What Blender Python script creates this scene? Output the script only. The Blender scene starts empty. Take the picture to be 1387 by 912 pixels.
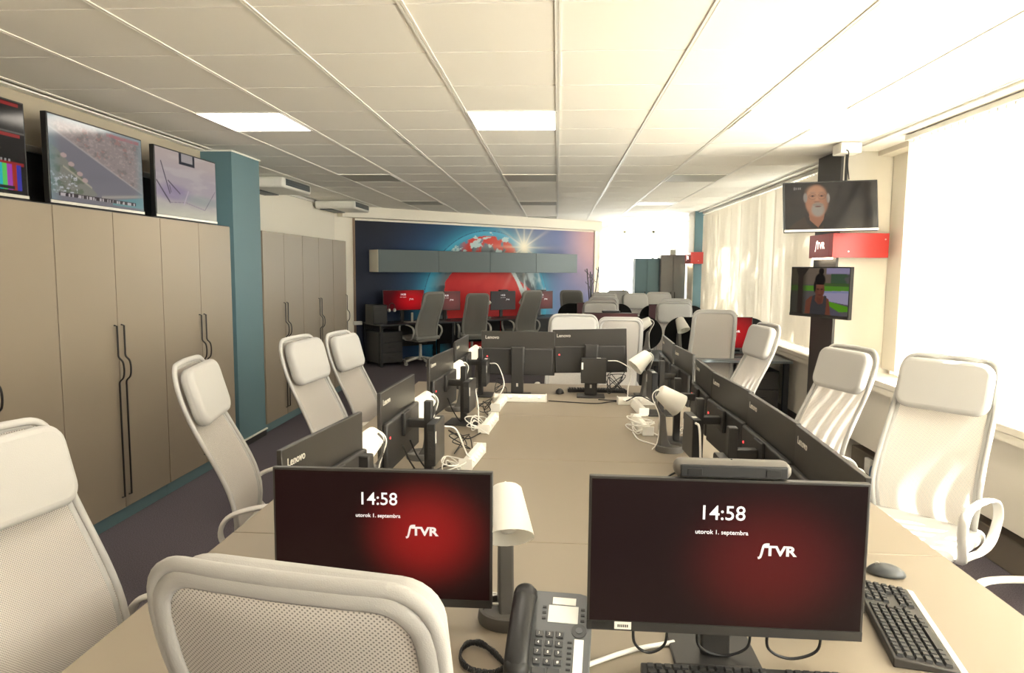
import bpy, bmesh, math, random
import numpy as np
from mathutils import Vector, Matrix
random.seed(7); np.random.seed(7)
R = math.radians
sc = bpy.context.scene
C = sc.collection

# ------------------------------------------------------------------ camera, world, sun, exposure
CAMZ = 1.66
F, YAW, PITCH, ROLL = 935.45, .06463, .09884, -.00856
cam_d = bpy.data.cameras.new('camera'); cam = bpy.data.objects.new('camera', cam_d); C.objects.link(cam)
cam_d.sensor_width = 36.0; cam_d.lens = F / 1387 * 36.0; cam_d.clip_start = .02; cam_d.clip_end = 200
_f = Vector((-math.sin(YAW)*math.cos(PITCH), math.cos(YAW)*math.cos(PITCH), -math.sin(PITCH)))
_r = Vector((math.cos(YAW), math.sin(YAW), 0)); _d = _f.cross(_r)
_r2 = math.cos(ROLL)*_r + math.sin(ROLL)*_d; _d2 = -math.sin(ROLL)*_r + math.cos(ROLL)*_d
cam.matrix_world = Matrix(((_r2.x, -_d2.x, -_f.x, 0), (_r2.y, -_d2.y, -_f.y, 0), (_r2.z, -_d2.z, -_f.z, CAMZ), (0, 0, 0, 1)))
sc.camera = cam

SKY_STRENGTH = 12.0
SUN_STRENGTH = 34.0
PANEL_STRENGTH = 7.0
EXPOSURE = 1.0
w = bpy.data.worlds.new('daylight'); sc.world = w; w.use_nodes = True
bg = w.node_tree.nodes['Background']; bg.inputs[0].default_value = (1.0, .97, .92, 1); bg.inputs[1].default_value = SKY_STRENGTH
sun_d = bpy.data.lights.new('sun', 'SUN'); sun_d.energy = SUN_STRENGTH; sun_d.angle = R(.6); sun_d.color = (1, .93, .82)
sun = bpy.data.objects.new('sun', sun_d); C.objects.link(sun)
sun.rotation_euler = Vector((-.66, .20, -.76)).to_track_quat('-Z', 'Y').to_euler()
def portal(loc, rot, sx, sy):
    d = bpy.data.lights.new('window_portal', 'AREA'); d.shape = 'RECTANGLE'; d.size = sx; d.size_y = sy; d.cycles.is_portal = True
    o = bpy.data.objects.new('window_portal', d); C.objects.link(o); o.location = loc; o.rotation_euler = rot
portal((2.86, 1.56, 1.75), (0, R(90), 0), 1.75, 7.6)
portal((2.86, 9.35, 1.75), (0, R(90), 0), 1.75, 5.8)
portal((2.86, 13.6, 1.75), (0, R(90), 0), 1.75, 1.7)
portal((1.75, 17.3, 1.6), (R(-90), 0, 0), 2.6, 2.0)
vs = sc.view_settings
vs.view_transform = 'Standard'; vs.look = 'None'; vs.gamma = 1.0; vs.exposure = EXPOSURE; vs.use_curve_mapping = False

# ------------------------------------------------------------------ materials
MATS = {}
def mat(name, col, rough=.5, metal=0, bump=0, bscale=200, var=0, vscale=6, emit=None, estr=0, spec=.5, transl=0, sheen=0):
    if name in MATS: return MATS[name]
    m = bpy.data.materials.new(name); m.use_nodes = True; nt = m.node_tree; N = nt.nodes; L = nt.links
    p = N['Principled BSDF']; out = N['Material Output']
    p.inputs['Base Color'].default_value = (*col, 1); p.inputs['Roughness'].default_value = rough
    p.inputs['Metallic'].default_value = metal; p.inputs['Specular IOR Level'].default_value = spec
    if sheen: p.inputs['Sheen Weight'].default_value = sheen
    tc = N.new('ShaderNodeTexCoord')
    if var:
        n = N.new('ShaderNodeTexNoise'); n.inputs['Scale'].default_value = vscale; n.inputs['Detail'].default_value = 5
        L.new(tc.outputs['Object'], n.inputs['Vector'])
        r = N.new('ShaderNodeValToRGB'); r.color_ramp.elements[0].position = .3; r.color_ramp.elements[1].position = .7
        r.color_ramp.elements[0].color = (*[c*(1-var) for c in col], 1); r.color_ramp.elements[1].color = (*[min(1, c*(1+var)) for c in col], 1)
        L.new(n.outputs['Fac'], r.inputs['Fac']); L.new(r.outputs['Color'], p.inputs['Base Color'])
    if bump:
        n = N.new('ShaderNodeTexNoise'); n.inputs['Scale'].default_value = bscale; n.inputs['Detail'].default_value = 3
        L.new(tc.outputs['Object'], n.inputs['Vector'])
        b = N.new('ShaderNodeBump'); b.inputs['Strength'].default_value = bump; b.inputs['Distance'].default_value = .002
        L.new(n.outputs['Fac'], b.inputs['Height']); L.new(b.outputs['Normal'], p.inputs['Normal'])
    if emit:
        p.inputs['Emission Color'].default_value = (*emit, 1); p.inputs['Emission Strength'].default_value = estr
    if transl:
        t = N.new('ShaderNodeBsdfTranslucent'); t.inputs['Color'].default_value = (*col, 1)
        mx = N.new('ShaderNodeMixShader'); mx.inputs[0].default_value = transl
        L.new(p.outputs[0], mx.inputs[1]); L.new(t.outputs[0], mx.inputs[2]); L.new(mx.outputs[0], out.inputs['Surface'])
    MATS[name] = m
    return m
def glass_mat():
    m = bpy.data.materials.new('window_glass'); m.use_nodes = True; nt = m.node_tree; N = nt.nodes; L = nt.links
    N.remove(N['Principled BSDF'])
    t = N.new('ShaderNodeBsdfTransparent'); t.inputs[0].default_value = (.95, .97, .96, 1); g = N.new('ShaderNodeBsdfGlossy'); g.inputs['Roughness'].default_value = .02
    mx = N.new('ShaderNodeMixShader'); mx.inputs[0].default_value = .06
    L.new(t.outputs[0], mx.inputs[1]); L.new(g.outputs[0], mx.inputs[2]); L.new(mx.outputs[0], N['Material Output'].inputs['Surface'])
    return m
def picture_mat(name, strength, rough=.12, base=0.0, printed=False):
    m = bpy.data.materials.new(name); m.use_nodes = True; nt = m.node_tree; N = nt.nodes; L = nt.links
    p = N['Principled BSDF']; a = N.new('ShaderNodeAttribute'); a.attribute_name = 'Col'
    p.inputs['Roughness'].default_value = rough
    if printed: L.new(a.outputs['Color'], p.inputs['Base Color']); p.inputs['Specular IOR Level'].default_value = .25
    else:
        p.inputs['Base Color'].default_value = (.005, .005, .006, 1); p.inputs['Specular IOR Level'].default_value = .25
        L.new(a.outputs['Color'], p.inputs['Emission Color']); p.inputs['Emission Strength'].default_value = strength
    return m
def mesh_fabric(name, col, holes, tr=.3):
    """open-knit chair mesh: small dark pores, some light passing through"""
    m = bpy.data.materials.new(name); m.use_nodes = True; nt = m.node_tree; N = nt.nodes; L = nt.links
    p = N['Principled BSDF']; out = N['Material Output']; p.inputs['Roughness'].default_value = .9; p.inputs['Specular IOR Level'].default_value = .1
    p.inputs['Base Color'].default_value = (*col, 1)
    tc = N.new('ShaderNodeTexCoord'); mp = N.new('ShaderNodeMapping'); mp.inputs['Rotation'].default_value = (R(45), 0, 0)
    L.new(tc.outputs['Object'], mp.inputs['Vector'])
    sep = N.new('ShaderNodeSeparateXYZ'); L.new(mp.outputs[0], sep.inputs[0])
    def wave(sock):
        k = N.new('ShaderNodeMath'); k.operation = 'MULTIPLY'; k.inputs[1].default_value = 2*math.pi/.0052; L.new(sock, k.inputs[0])
        s = N.new('ShaderNodeMath'); s.operation = 'SINE'; L.new(k.outputs[0], s.inputs[0]); return s
    a, b = wave(sep.outputs['Y']), wave(sep.outputs['Z'])
    ad = N.new('ShaderNodeMath'); ad.operation = 'ADD'; L.new(a.outputs[0], ad.inputs[0]); L.new(b.outputs[0], ad.inputs[1])
    gt = N.new('ShaderNodeMapRange'); gt.inputs['From Min'].default_value = .55; gt.inputs['From Max'].default_value = 1.1; gt.inputs['To Max'].default_value = 1.0
    L.new(ad.outputs[0], gt.inputs['Value'])
    cr = N.new('ShaderNodeMixRGB'); cr.inputs['Color1'].default_value = (*col, 1); cr.inputs['Color2'].default_value = (*[c*(1-holes) for c in col], 1)
    L.new(gt.outputs[0], cr.inputs['Fac']); L.new(cr.outputs['Color'], p.inputs['Base Color'])
    hole = N.new('ShaderNodeMath'); hole.operation = 'MULTIPLY'; hole.inputs[1].default_value = .22; L.new(gt.outputs[0], hole.inputs[0])
    t = N.new('ShaderNodeBsdfTranslucent'); t.inputs['Color'].default_value = (*col, 1)
    L.new(cr.outputs['Color'], t.inputs['Color'])
    mx = N.new('ShaderNodeMixShader'); mx.inputs[0].default_value = tr
    L.new(p.outputs[0], mx.inputs[1]); L.new(t.outputs[0], mx.inputs[2])
    tp = N.new('ShaderNodeBsdfTransparent')
    mx2 = N.new('ShaderNodeMixShader'); L.new(hole.outputs[0], mx2.inputs[0]); L.new(mx.outputs[0], mx2.inputs[1]); L.new(tp.outputs[0], mx2.inputs[2])
    L.new(mx2.outputs[0], out.inputs['Surface'])
    return m
def screen_mat(name, dark, glow, strength, cu=.66, cv=.45, radius=.42, rough=.22):
    """lock-screen: a soft round red light on near black"""
    m = bpy.data.materials.new(name); m.use_nodes = True; nt = m.node_tree; N = nt.nodes; L = nt.links
    p = N['Principled BSDF']; p.inputs['Base Color'].default_value = (.006, .005, .005, 1); p.inputs['Roughness'].default_value = rough; p.inputs['Specular IOR Level'].default_value = .14
    uv = N.new('ShaderNodeUVMap'); mp = N.new('ShaderNodeMapping'); mp.inputs['Location'].default_value = (-cu, -cv, 0)
    L.new(uv.outputs[0], mp.inputs[0])
    sc_ = N.new('ShaderNodeVectorMath'); sc_.operation = 'MULTIPLY'; sc_.inputs[1].default_value = (1.5, 1, 1); L.new(mp.outputs[0], sc_.inputs[0])
    ln = N.new('ShaderNodeVectorMath'); ln.operation = 'LENGTH'; L.new(sc_.outputs[0], ln.inputs[0])
    mr = N.new('ShaderNodeMapRange'); mr.inputs['From Max'].default_value = radius*1.6; mr.interpolation_type = 'SMOOTHERSTEP'; L.new(ln.outputs['Value'], mr.inputs['Value'])
    rp = N.new('ShaderNodeValToRGB'); rp.color_ramp.elements[0].color = (*glow, 1); rp.color_ramp.elements[1].color = (*dark, 1)
    L.new(mr.outputs[0], rp.inputs[0]); L.new(rp.outputs[0], p.inputs['Emission Color']); p.inputs['Emission Strength'].default_value = strength
    return m

M_ceil = mat('ceiling_tile', (.90, .86, .78), .9, bump=.15, bscale=300, spec=.2)
M_tee = mat('ceiling_tee', (.88, .85, .78), .5)
M_plenum = mat('plenum', (.25, .23, .2), .9)
M_carpet = mat('carpet', (.115, .100, .115), .95, bump=.6, bscale=420, var=.35, vscale=160, spec=.1)
M_wall = mat('cream_wall', (.88, .82, .71), .85, bump=.05, bscale=80)
M_wallshade = M_wall
M_teal = mat('teal_paint', (.098, .178, .205), .55, bump=.04, bscale=60)
M_ward = mat('wardrobe_front', (.25, .205, .152), .42, spec=.35)
M_plinth = mat('wardrobe_plinth', (.10, .17, .19), .5)
M_black = mat('black_plastic', (.012, .012, .012), .45)
M_dark = mat('dark_plastic', (.026, .024, .022), .5)
M_darkg = mat('monitor_back', (.034, .031, .027), .38)
M_handle = mat('black_handle', (.018, .016, .014), .4, metal=.3)
M_white = mat('white_plastic', (.80, .77, .70), .45)
M_fabric = mat('pale_fabric', (.43, .42, .40), .9, bump=.3, bscale=500, spec=.15)
M_gfabric = mat('grey_fabric', (.30, .295, .27), .9, bump=.3, bscale=500, spec=.15)
M_mesh = mesh_fabric('pale_mesh', (.66, .62, .575), .55)
M_gmesh = mesh_fabric('grey_mesh', (.27, .262, .24), .35, .15)
M_frame = mat('white_chair_frame', (.62, .60, .56), .4)
M_gframe = mat('grey_chair_frame', (.42, .41, .38), .4)
M_table = mat('table_laminate', (.265, .222, .167), .45, bump=.03, bscale=300, spec=.4)
M_desk = mat('black_desk', (.014, .015, .017), .4)
M_steel = mat('aluminium', (.6, .58, .53), .35, metal=.8)
M_led = mat('red_indicator', (.6, .02, .02), .4, emit=(1, .03, .03), estr=3)
M_cabl = mat('black_cable', (.012, .012, .012), .5)
M_cablw = mat('white_cable', (.80, .78, .72), .5)
M_lampbase = mat('lamp_base', (.105, .098, .088), .5)
M_shade = mat('lamp_shade', (.90, .88, .82), .6, transl=.35)
M_bulb = mat('bulb_off', (.75, .72, .66), .25)
M_bulbon = mat('bulb_lit', (.9, .85, .7), .3, emit=(1, .92, .78), estr=6)
M_blind = mat('blind_slat', (.86, .80, .70), .8, transl=.13, bump=.1, bscale=200)
M_glass = glass_mat()
M_red = mat('red_sign', (.42, .035, .03), .35)
M_redface = mat('red_sign_front', (.45, .025, .02), .35)
M_signlit = mat('sign_lettering', (.9, .9, .85), .4, emit=(1, .93, .8), estr=.9)
M_grey = mat('grey_cabinet', (.16, .155, .145), .5)
M_tealcab = mat('teal_cabinet', (.095, .17, .195), .5)
M_wallcab = mat('slate_cupboard', (.095, .125, .13), .45)
M_paper = mat('white_paper', (.82, .80, .74), .7)
M_text = mat('screen_lettering', (.5, .5, .5), .5, emit=(.85, .83, .83), estr=.36)
M_textdim = mat('screen_lettering_dim', (.5, .5, .5), .5, emit=(.62, .58, .58), estr=.3)
M_logo = mat('silver_lettering', (.62, .59, .52), .4)
M_brown = mat('brown_trunking', (.165, .135, .10), .5)
M_parapet = mat('parapet_panel', (.72, .67, .57), .6)
M_panel = mat('light_diffuser', (.9, .88, .8), .5, emit=(1, .91, .78), estr=PANEL_STRENGTH)
M_paneloff = mat('light_diffuser_off', (.42, .40, .35), .5)
M_vent = mat('air_vent', (.03, .045, .05), .4)
M_picture = picture_mat('television_picture', .40)
M_picturedim = picture_mat('television_picture_dim', .55)
M_mural = picture_mat('printed_mural', 1, .55, printed=True)
M_scrA = screen_mat('lock_screen_bright', (.012, .002, .002), (.30, .006, .006), .5, .70, .52, .36)
M_scrB = screen_mat('lock_screen_dim', (.014, .005, .005), (.115, .008, .007), .5, .66, .45, .40)
M_scrC = screen_mat('lock_screen_red', (.05, .002, .004), (.40, .004, .008), .5, .7, .5, .6)
M_scrD = screen_mat('lock_screen_washed', (.06, .03, .028), (.16, .05, .045), .5, .7, .5, .6)
M_scrE = screen_mat('lock_screen_grey', (.055, .05, .045), (.065, .052, .046), .5, .7, .5, .6)
M_blue = mat('blue_plastic', (.06, .12, .2), .5)
M_phone = mat('phone_grey', (.085, .09, .092), .4)
M_key = mat('key_cap', (.02, .02, .02), .5)
M_keydark = mat('phone_key', (.045, .047, .048), .45)
M_silver = mat('silver_plastic', (.55, .53, .48), .4)

# ------------------------------------------------------------------ mesh helpers
class MB:
    def __init__(s): s.v = []; s.f = []
    def add(s, v, f):
        k = len(s.v); s.v += [tuple(p) for p in v]; s.f += [tuple(i+k for i in q) for q in f]; return s
    def bx(s, x0, x1, y0, y1, z0, z1):
        return s.add([(x0,y0,z0),(x1,y0,z0),(x1,y1,z0),(x0,y1,z0),(x0,y0,z1),(x1,y0,z1),(x1,y1,z1),(x0,y1,z1)],
                     [(3,2,1,0),(4,5,6,7),(0,1,5,4),(1,2,6,5),(2,3,7,6),(3,0,4,7)])
    def obx(s, c, sx, sy, sz, m):
        c = Vector(c); p = []
        for z in (-.5, .5):
            for x, y in ((-.5,-.5),(.5,-.5),(.5,.5),(-.5,.5)): p.append(c + m @ Vector((x*sx, y*sy, z*sz)))
        return s.add(p, [(3,2,1,0),(4,5,6,7),(0,1,5,4),(1,2,6,5),(2,3,7,6),(3,0,4,7)])
    def cyl(s, p0, p1, r0, r1=None, n=16, caps=True):
        r1 = r0 if r1 is None else r1
        p0, p1 = Vector(p0), Vector(p1); d = (p1-p0).normalized(); a = d.orthogonal().normalized(); b = d.cross(a)
        v = [p0 + (a*math.cos(t)+b*math.sin(t))*r0 for t in [2*math.pi*i/n for i in range(n)]] + \
            [p1 + (a*math.cos(t)+b*math.sin(t))*r1 for t in [2*math.pi*i/n for i in range(n)]]
        f = [(i, (i+1) % n, n+(i+1) % n, n+i) for i in range(n)]
        if caps: f += [tuple(range(n-1, -1, -1)), tuple(range(n, 2*n))]
        return s.add(v, f)
    def tube(s, pts, a, b=None, n=8, closed=False, ref=None):
        """sweep an ellipse (a along ref side, b across) along pts"""
        b = a if b is None else b
        P = [Vector(p) for p in pts]; m = len(P); v = []; f = []; prev = None
        for i, p in enumerate(P):
            if closed: t = P[(i+1) % m] - P[i-1]
            else: t = P[min(i+1, m-1)] - P[max(i-1, 0)]
            t.normalize()
            if ref is not None:
                r = ref(i) if callable(ref) else Vector(ref)
                u = r - t*r.dot(t); u.normalize()
            else:
                u = t.orthogonal().normalized() if prev is None else (prev - t*prev.dot(t)).normalized()
            prev = u; q = t.cross(u)
            for k in range(n):
                th = 2*math.pi*k/n; v.append(p + u*math.cos(th)*a + q*math.sin(th)*b)
        for i in range(m if closed else m-1):
            for k in range(n):
                f.append((i*n+k, i*n+(k+1) % n, ((i+1) % m)*n+(k+1) % n, ((i+1) % m)*n+k))
        if not closed: f += [tuple(range(n-1, -1, -1)), tuple((m-1)*n+k for k in range(n))]
        return s.add(v, f)
    def lathe(s, prof, n=24, c=(0,0,0), m=None):
        v = []; f = []; c = Vector(c)
        for r, z in prof:
            for k in range(n):
                t = 2*math.pi*k/n; p = Vector((r*math.cos(t), r*math.sin(t), z))
                if m is not None: p = m @ p
                v.append(c+p)
        for i in range(len(prof)-1):
            for k in range(n): f.append((i*n+k, i*n+(k+1) % n, (i+1)*n+(k+1) % n, (i+1)*n+k))
        return s.add(v, f)
    def prism(s, poly, h0, h1, m=None):
        """poly in xy extruded z h0..h1, then matrix m"""
        n = len(poly); v = [Vector((x, y, h0)) for x, y in poly] + [Vector((x, y, h1)) for x, y in poly]
        if m is not None: v = [m @ p for p in v]
        return s.add(v, [tuple(range(n-1, -1, -1)), tuple(range(n, 2*n))] + [(i, (i+1) % n, n+(i+1) % n, n+i) for i in range(n)])
    def mesh(s, name, smooth=False):
        me = bpy.data.meshes.new(name); me.from_pydata(s.v, [], s.f); me.update()
        if smooth:
            me.polygons.foreach_set('use_smooth', [True]*len(me.polygons))
        return me
    def build(s, name, m, parent=None, smooth=False, bevel=0, seg=2, loc=None, rot=None, auto=True):
        return link(name, s.mesh(name, smooth or bevel > 0), m, parent, bevel, seg, loc, rot, auto and (smooth or bevel > 0))
KIDS = {}
def link(name, me, m, parent=None, bevel=0, seg=2, loc=None, rot=None, auto=False):
    if m is not None and len(me.materials) == 0: me.materials.append(m)
    o = bpy.data.objects.new(name, me); C.objects.link(o)
    if parent is not None: o.parent = parent; KIDS.setdefault(parent.name, []).append(o)
    if loc is not None: o.location = loc
    if rot is not None: o.rotation_euler = rot
    if bevel:
        b = o.modifiers.new('bevel', 'BEVEL'); b.width = bevel; b.segments = seg; b.limit_method = 'ANGLE'; b.angle_limit = R(40)
    if auto:
        try: me.set_sharp_from_angle(angle=R(42))
        except Exception: pass
    return o
def tag(o, label, cat, group=None, kind=None):
    o['label'] = label
    if cat: o['category'] = cat
    if group: o['group'] = group
    if kind: o['kind'] = kind
    return o
def thing(name, label, cat, loc=(0,0,0), rz=0, group=None):
    o = bpy.data.objects.new(name, None); C.objects.link(o); o.empty_display_size = .1
    o.location = loc; o.rotation_euler = (0, 0, rz)
    return tag(o, label, cat, group)
def struct(o, label=None):
    o['kind'] = 'structure'
    if label: o['label'] = label
    return o
def copy_tree(o, parent=None):
    c = o.copy(); C.objects.link(c)
    if parent is not None: c.parent = parent; KIDS.setdefault(parent.name, []).append(c)
    for k in list(KIDS.get(o.name, [])): copy_tree(k, c)
    return c
def share(name, o, loc, parent):
    """another piece with the same mesh"""
    c = o.copy(); C.objects.link(c); c.location = loc
    if parent is not None: c.parent = parent; KIDS.setdefault(parent.name, []).append(c)
    return c
def spline(pts, n=8):
    """Catmull-Rom through pts"""
    P = [Vector(p) for p in pts]; P = [P[0]*2-P[1]] + P + [P[-1]*2-P[-2]]; out = []
    for i in range(1, len(P)-2):
        a, b, c, d = P[i-1], P[i], P[i+1], P[i+2]
        for k in range(n):
            t = k/n; out.append(.5*((2*b)+(c-a)*t+(2*a-5*b+4*c-d)*t*t+(3*b-a-3*c+d)*t**3))
    out.append(P[-2]); return out
_TX = {}
def text_mesh(s, size, bold=0.0, align='CENTER', depth=.0006):
    key = (s, size, bold, align)
    if key in _TX: return _TX[key]
    cu = bpy.data.curves.new('lettering', 'FONT'); cu.body = s; cu.size = size; cu.align_x = align; cu.align_y = 'CENTER'
    cu.extrude = depth; cu.offset = bold*size; cu.resolution_u = 3
    o = bpy.data.objects.new('lettering', cu); C.objects.link(o)
    dg = bpy.context.evaluated_depsgraph_get(); me = bpy.data.meshes.new_from_object(o.evaluated_get(dg)); me.name = 'lettering'
    bpy.data.objects.remove(o); _TX[key] = me
    return me
def text(name, s, size, m, parent, loc, rot, bold=0.0, align='CENTER'):
    me = text_mesh(s, size, bold, align).copy(); me.materials.clear()
    return link(name, me, m, parent, loc=loc, rot=rot)
def ribbon(pts, wd):
    P = spline([(x, y, 0) for x, y in pts], 5); L_ = []; R_ = []
    for i, p in enumerate(P):
        t = (P[min(i+1, len(P)-1)]-P[max(i-1, 0)]).normalized(); n = Vector((-t.y, t.x, 0))
        L_.append(p+n*wd/2); R_.append(p-n*wd/2)
    return [(p.x, p.y) for p in L_] + [(p.x, p.y) for p in reversed(R_)]
def stvr(parent, h, m, loc, rot, bold=.034):
    """slanted long S followed by TVR, letter height h, centred"""
    base = Matrix.Translation(Vector(loc)) @ Matrix([[*r, 0] for r in __import__('mathutils').Euler(rot).to_matrix()] + [[0,0,0,1]])
    b = MB().prism(ribbon([(-1.62*h,-.62*h),(-1.44*h,-.55*h),(-1.34*h,-.3*h),(-1.22*h,.25*h),(-1.12*h,.55*h),(-.92*h,.64*h),(-.66*h,.64*h)], .20*h), 0, .0008, base)
    b.build('logo_letter', m, parent)
    me = text_mesh('TVR', h*1.36, bold).copy(); me.materials.clear()
    o = link('logo_lettering', me, m, parent); o.matrix_local = base @ Matrix.Translation((.30*h, .02*h, 0)) @ Matrix.Diagonal((1.08, .90, 1, 1))
def picture(name, w_, h_, nx, ny, func, m, parent, mtx):
    """grid in local x (0..w) z (0..h) facing -Y, coloured per vertex by func(u,v)->rgb arrays (linear)"""
    u, v = np.meshgrid(np.linspace(0, 1, nx), np.linspace(0, 1, ny))
    pts = np.stack([u*w_ - w_/2, np.zeros_like(u), v*h_], -1).reshape(-1, 3)
    idx = np.arange(nx*ny).reshape(ny, nx)
    fc = np.stack([idx[:-1,:-1], idx[:-1,1:], idx[1:,1:], idx[1:,:-1]], -1).reshape(-1, 4)
    me = bpy.data.meshes.new(name); me.from_pydata(pts.tolist(), [], fc.tolist()); me.update()
    col = func(u.ravel(), v.ravel()); col = np.clip(col, 0, 1)
    at = me.attributes.new('Col', 'FLOAT_COLOR', 'POINT')
    at.data.foreach_set('color', np.concatenate([col, np.ones((len(col), 1))], 1).astype(np.float32).ravel())
    o = link(name, me, m, parent); o.matrix_local = mtx
    return o
def lin(r, g, b): return np.array([((c/255)/12.92 if c/255 <= .04045 else (((c/255)+.055)/1.055)**2.4) for c in (r, g, b)])
def sm(e0, e1, x): t = np.clip((x-e0)/(e1-e0), 0, 1); return t*t*(3-2*t)
def over(col, m_, c): return col*(1-m_[:, None]) + np.asarray(c)*m_[:, None]
def vnoise(x, y, seed=0, octv=4):
    rs = np.random.RandomState(seed); out = np.zeros_like(x); amp = .5
    for o in range(octv):
        g = rs.rand(64, 64); fx, fy = np.floor(x).astype(int), np.floor(y).astype(int); tx, ty = x-fx, y-fy
        tx = tx*tx*(3-2*tx); ty = ty*ty*(3-2*ty); a, b = fx % 64, fy % 64; a1, b1 = (fx+1) % 64, (fy+1) % 64
        out += amp*((g[a,b]*(1-tx)+g[a1,b]*tx)*(1-ty)+(g[a,b1]*(1-tx)+g[a1,b1]*tx)*ty); x = x*2.03; y = y*2.03; amp *= .5
    return out
def inpoly(u, v, poly):
    ins = np.zeros(len(u), bool); n = len(poly); j = n-1
    for i in range(n):
        xi, yi = poly[i]; xj, yj = poly[j]
        if yi != yj:
            c = ((yi > v) != (yj > v)) & (u < (xj-xi)*(v-yi)/(yj-yi)+xi); ins ^= c
        j = i
    return ins.astype(float)
def ell(u, v, cx, cy, rx, ry, soft=.12):
    d = np.sqrt(((u-cx)/rx)**2+((v-cy)/ry)**2); return 1-sm(1-soft, 1+soft, d)

# ------------------------------------------------------------------ the room
CEIL = 2.66
fl = struct(MB().bx(-4.2, 3.2, -2.8, 17.4, -.08, 0).build('floor', M_carpet), 'dark blue grey office carpet')

# left walls
wt = struct(MB().bx(-3.3, -3.12, -2.8, 5.95, 0, CEIL+.06).build('wall_left_near', mat('shade_toned_wall', (.40, .35, .27), .85)), 'wall behind the left televisions with shade painted into its colour')  # darker tone stands in for the shade on the wall above the televisions
wl = struct(MB().bx(-3.9, -3.72, 6.5, 12.2, 0, CEIL+.06).bx(-3.9, -3.12, 5.96, 6.49, 0, CEIL+.06).build('wall_left', M_wall), 'cream wall above the wardrobes')
MB().bx(-3.12, -3.06, -2.8, 5.94, CEIL-.010, CEIL).build('ceiling_edge_trim', M_tee, wt)
MB().bx(-3.72, -3.69, 6.54, 11.4, CEIL-.03, CEIL).build('ceiling_edge_trim', M_tee, wl)
struct(MB().bx(-4.2, 3.2, -2.95, -2.8, 0, CEIL+.06).build('wall_rear', M_wall))
# teal column
col = struct(MB().bx(-3.45, -2.845, 5.955, 6.515, .07, CEIL-.002).build('wall_column', M_teal), 'teal painted square column behind the televisions')
MB().bx(-3.44, -2.84, 5.95, 6.52, 0, .06).build('skirting', M_dark, col)
MB().bx(-3.445, -2.83, 5.94, 6.53, .06, .072).build('skirting_edge', M_white, col)
MB().bx(-3.45, -2.835, 5.945, 6.525, CEIL-.012, CEIL).build('ceiling_edge_trim', M_tee, col)

# mural wall (turned 40 degrees)
MA = Vector((-3.45, 11.64)); MD = Vector((math.cos(R(40)), math.sin(R(40)))); MN = Vector((MD.y, -MD.x))   # MN points into the room
MROT = R(40); ML = 5.53; MTOP = 2.45
def mw(s, off, z): p = MA + MD*s + MN*off; return Vector((p.x, p.y, z))
def mframe(): return Matrix.Translation((MA.x, MA.y, 0)) @ Matrix.Rotation(MROT, 4, 'Z')      # local x along wall, -y into the room
wm = MB().bx(-.5, ML+.02, .0, .2, 0, CEIL+.06).build('wall_mural', M_wall); wm.matrix_world = mframe(); struct(wm, 'angled end wall carrying the printed mural')
tr = MB().bx(-.3, ML+.02, -.22, 0, MTOP+.03, CEIL).build('trim_1', M_wall); tr.matrix_world = mframe(); struct(tr, 'cream boxed beam above the mural')
ws = struct(MB().bx(.80, .92, 15.28, 17.4, 0, CEIL+.06).build('wall_side', M_wall))

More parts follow.
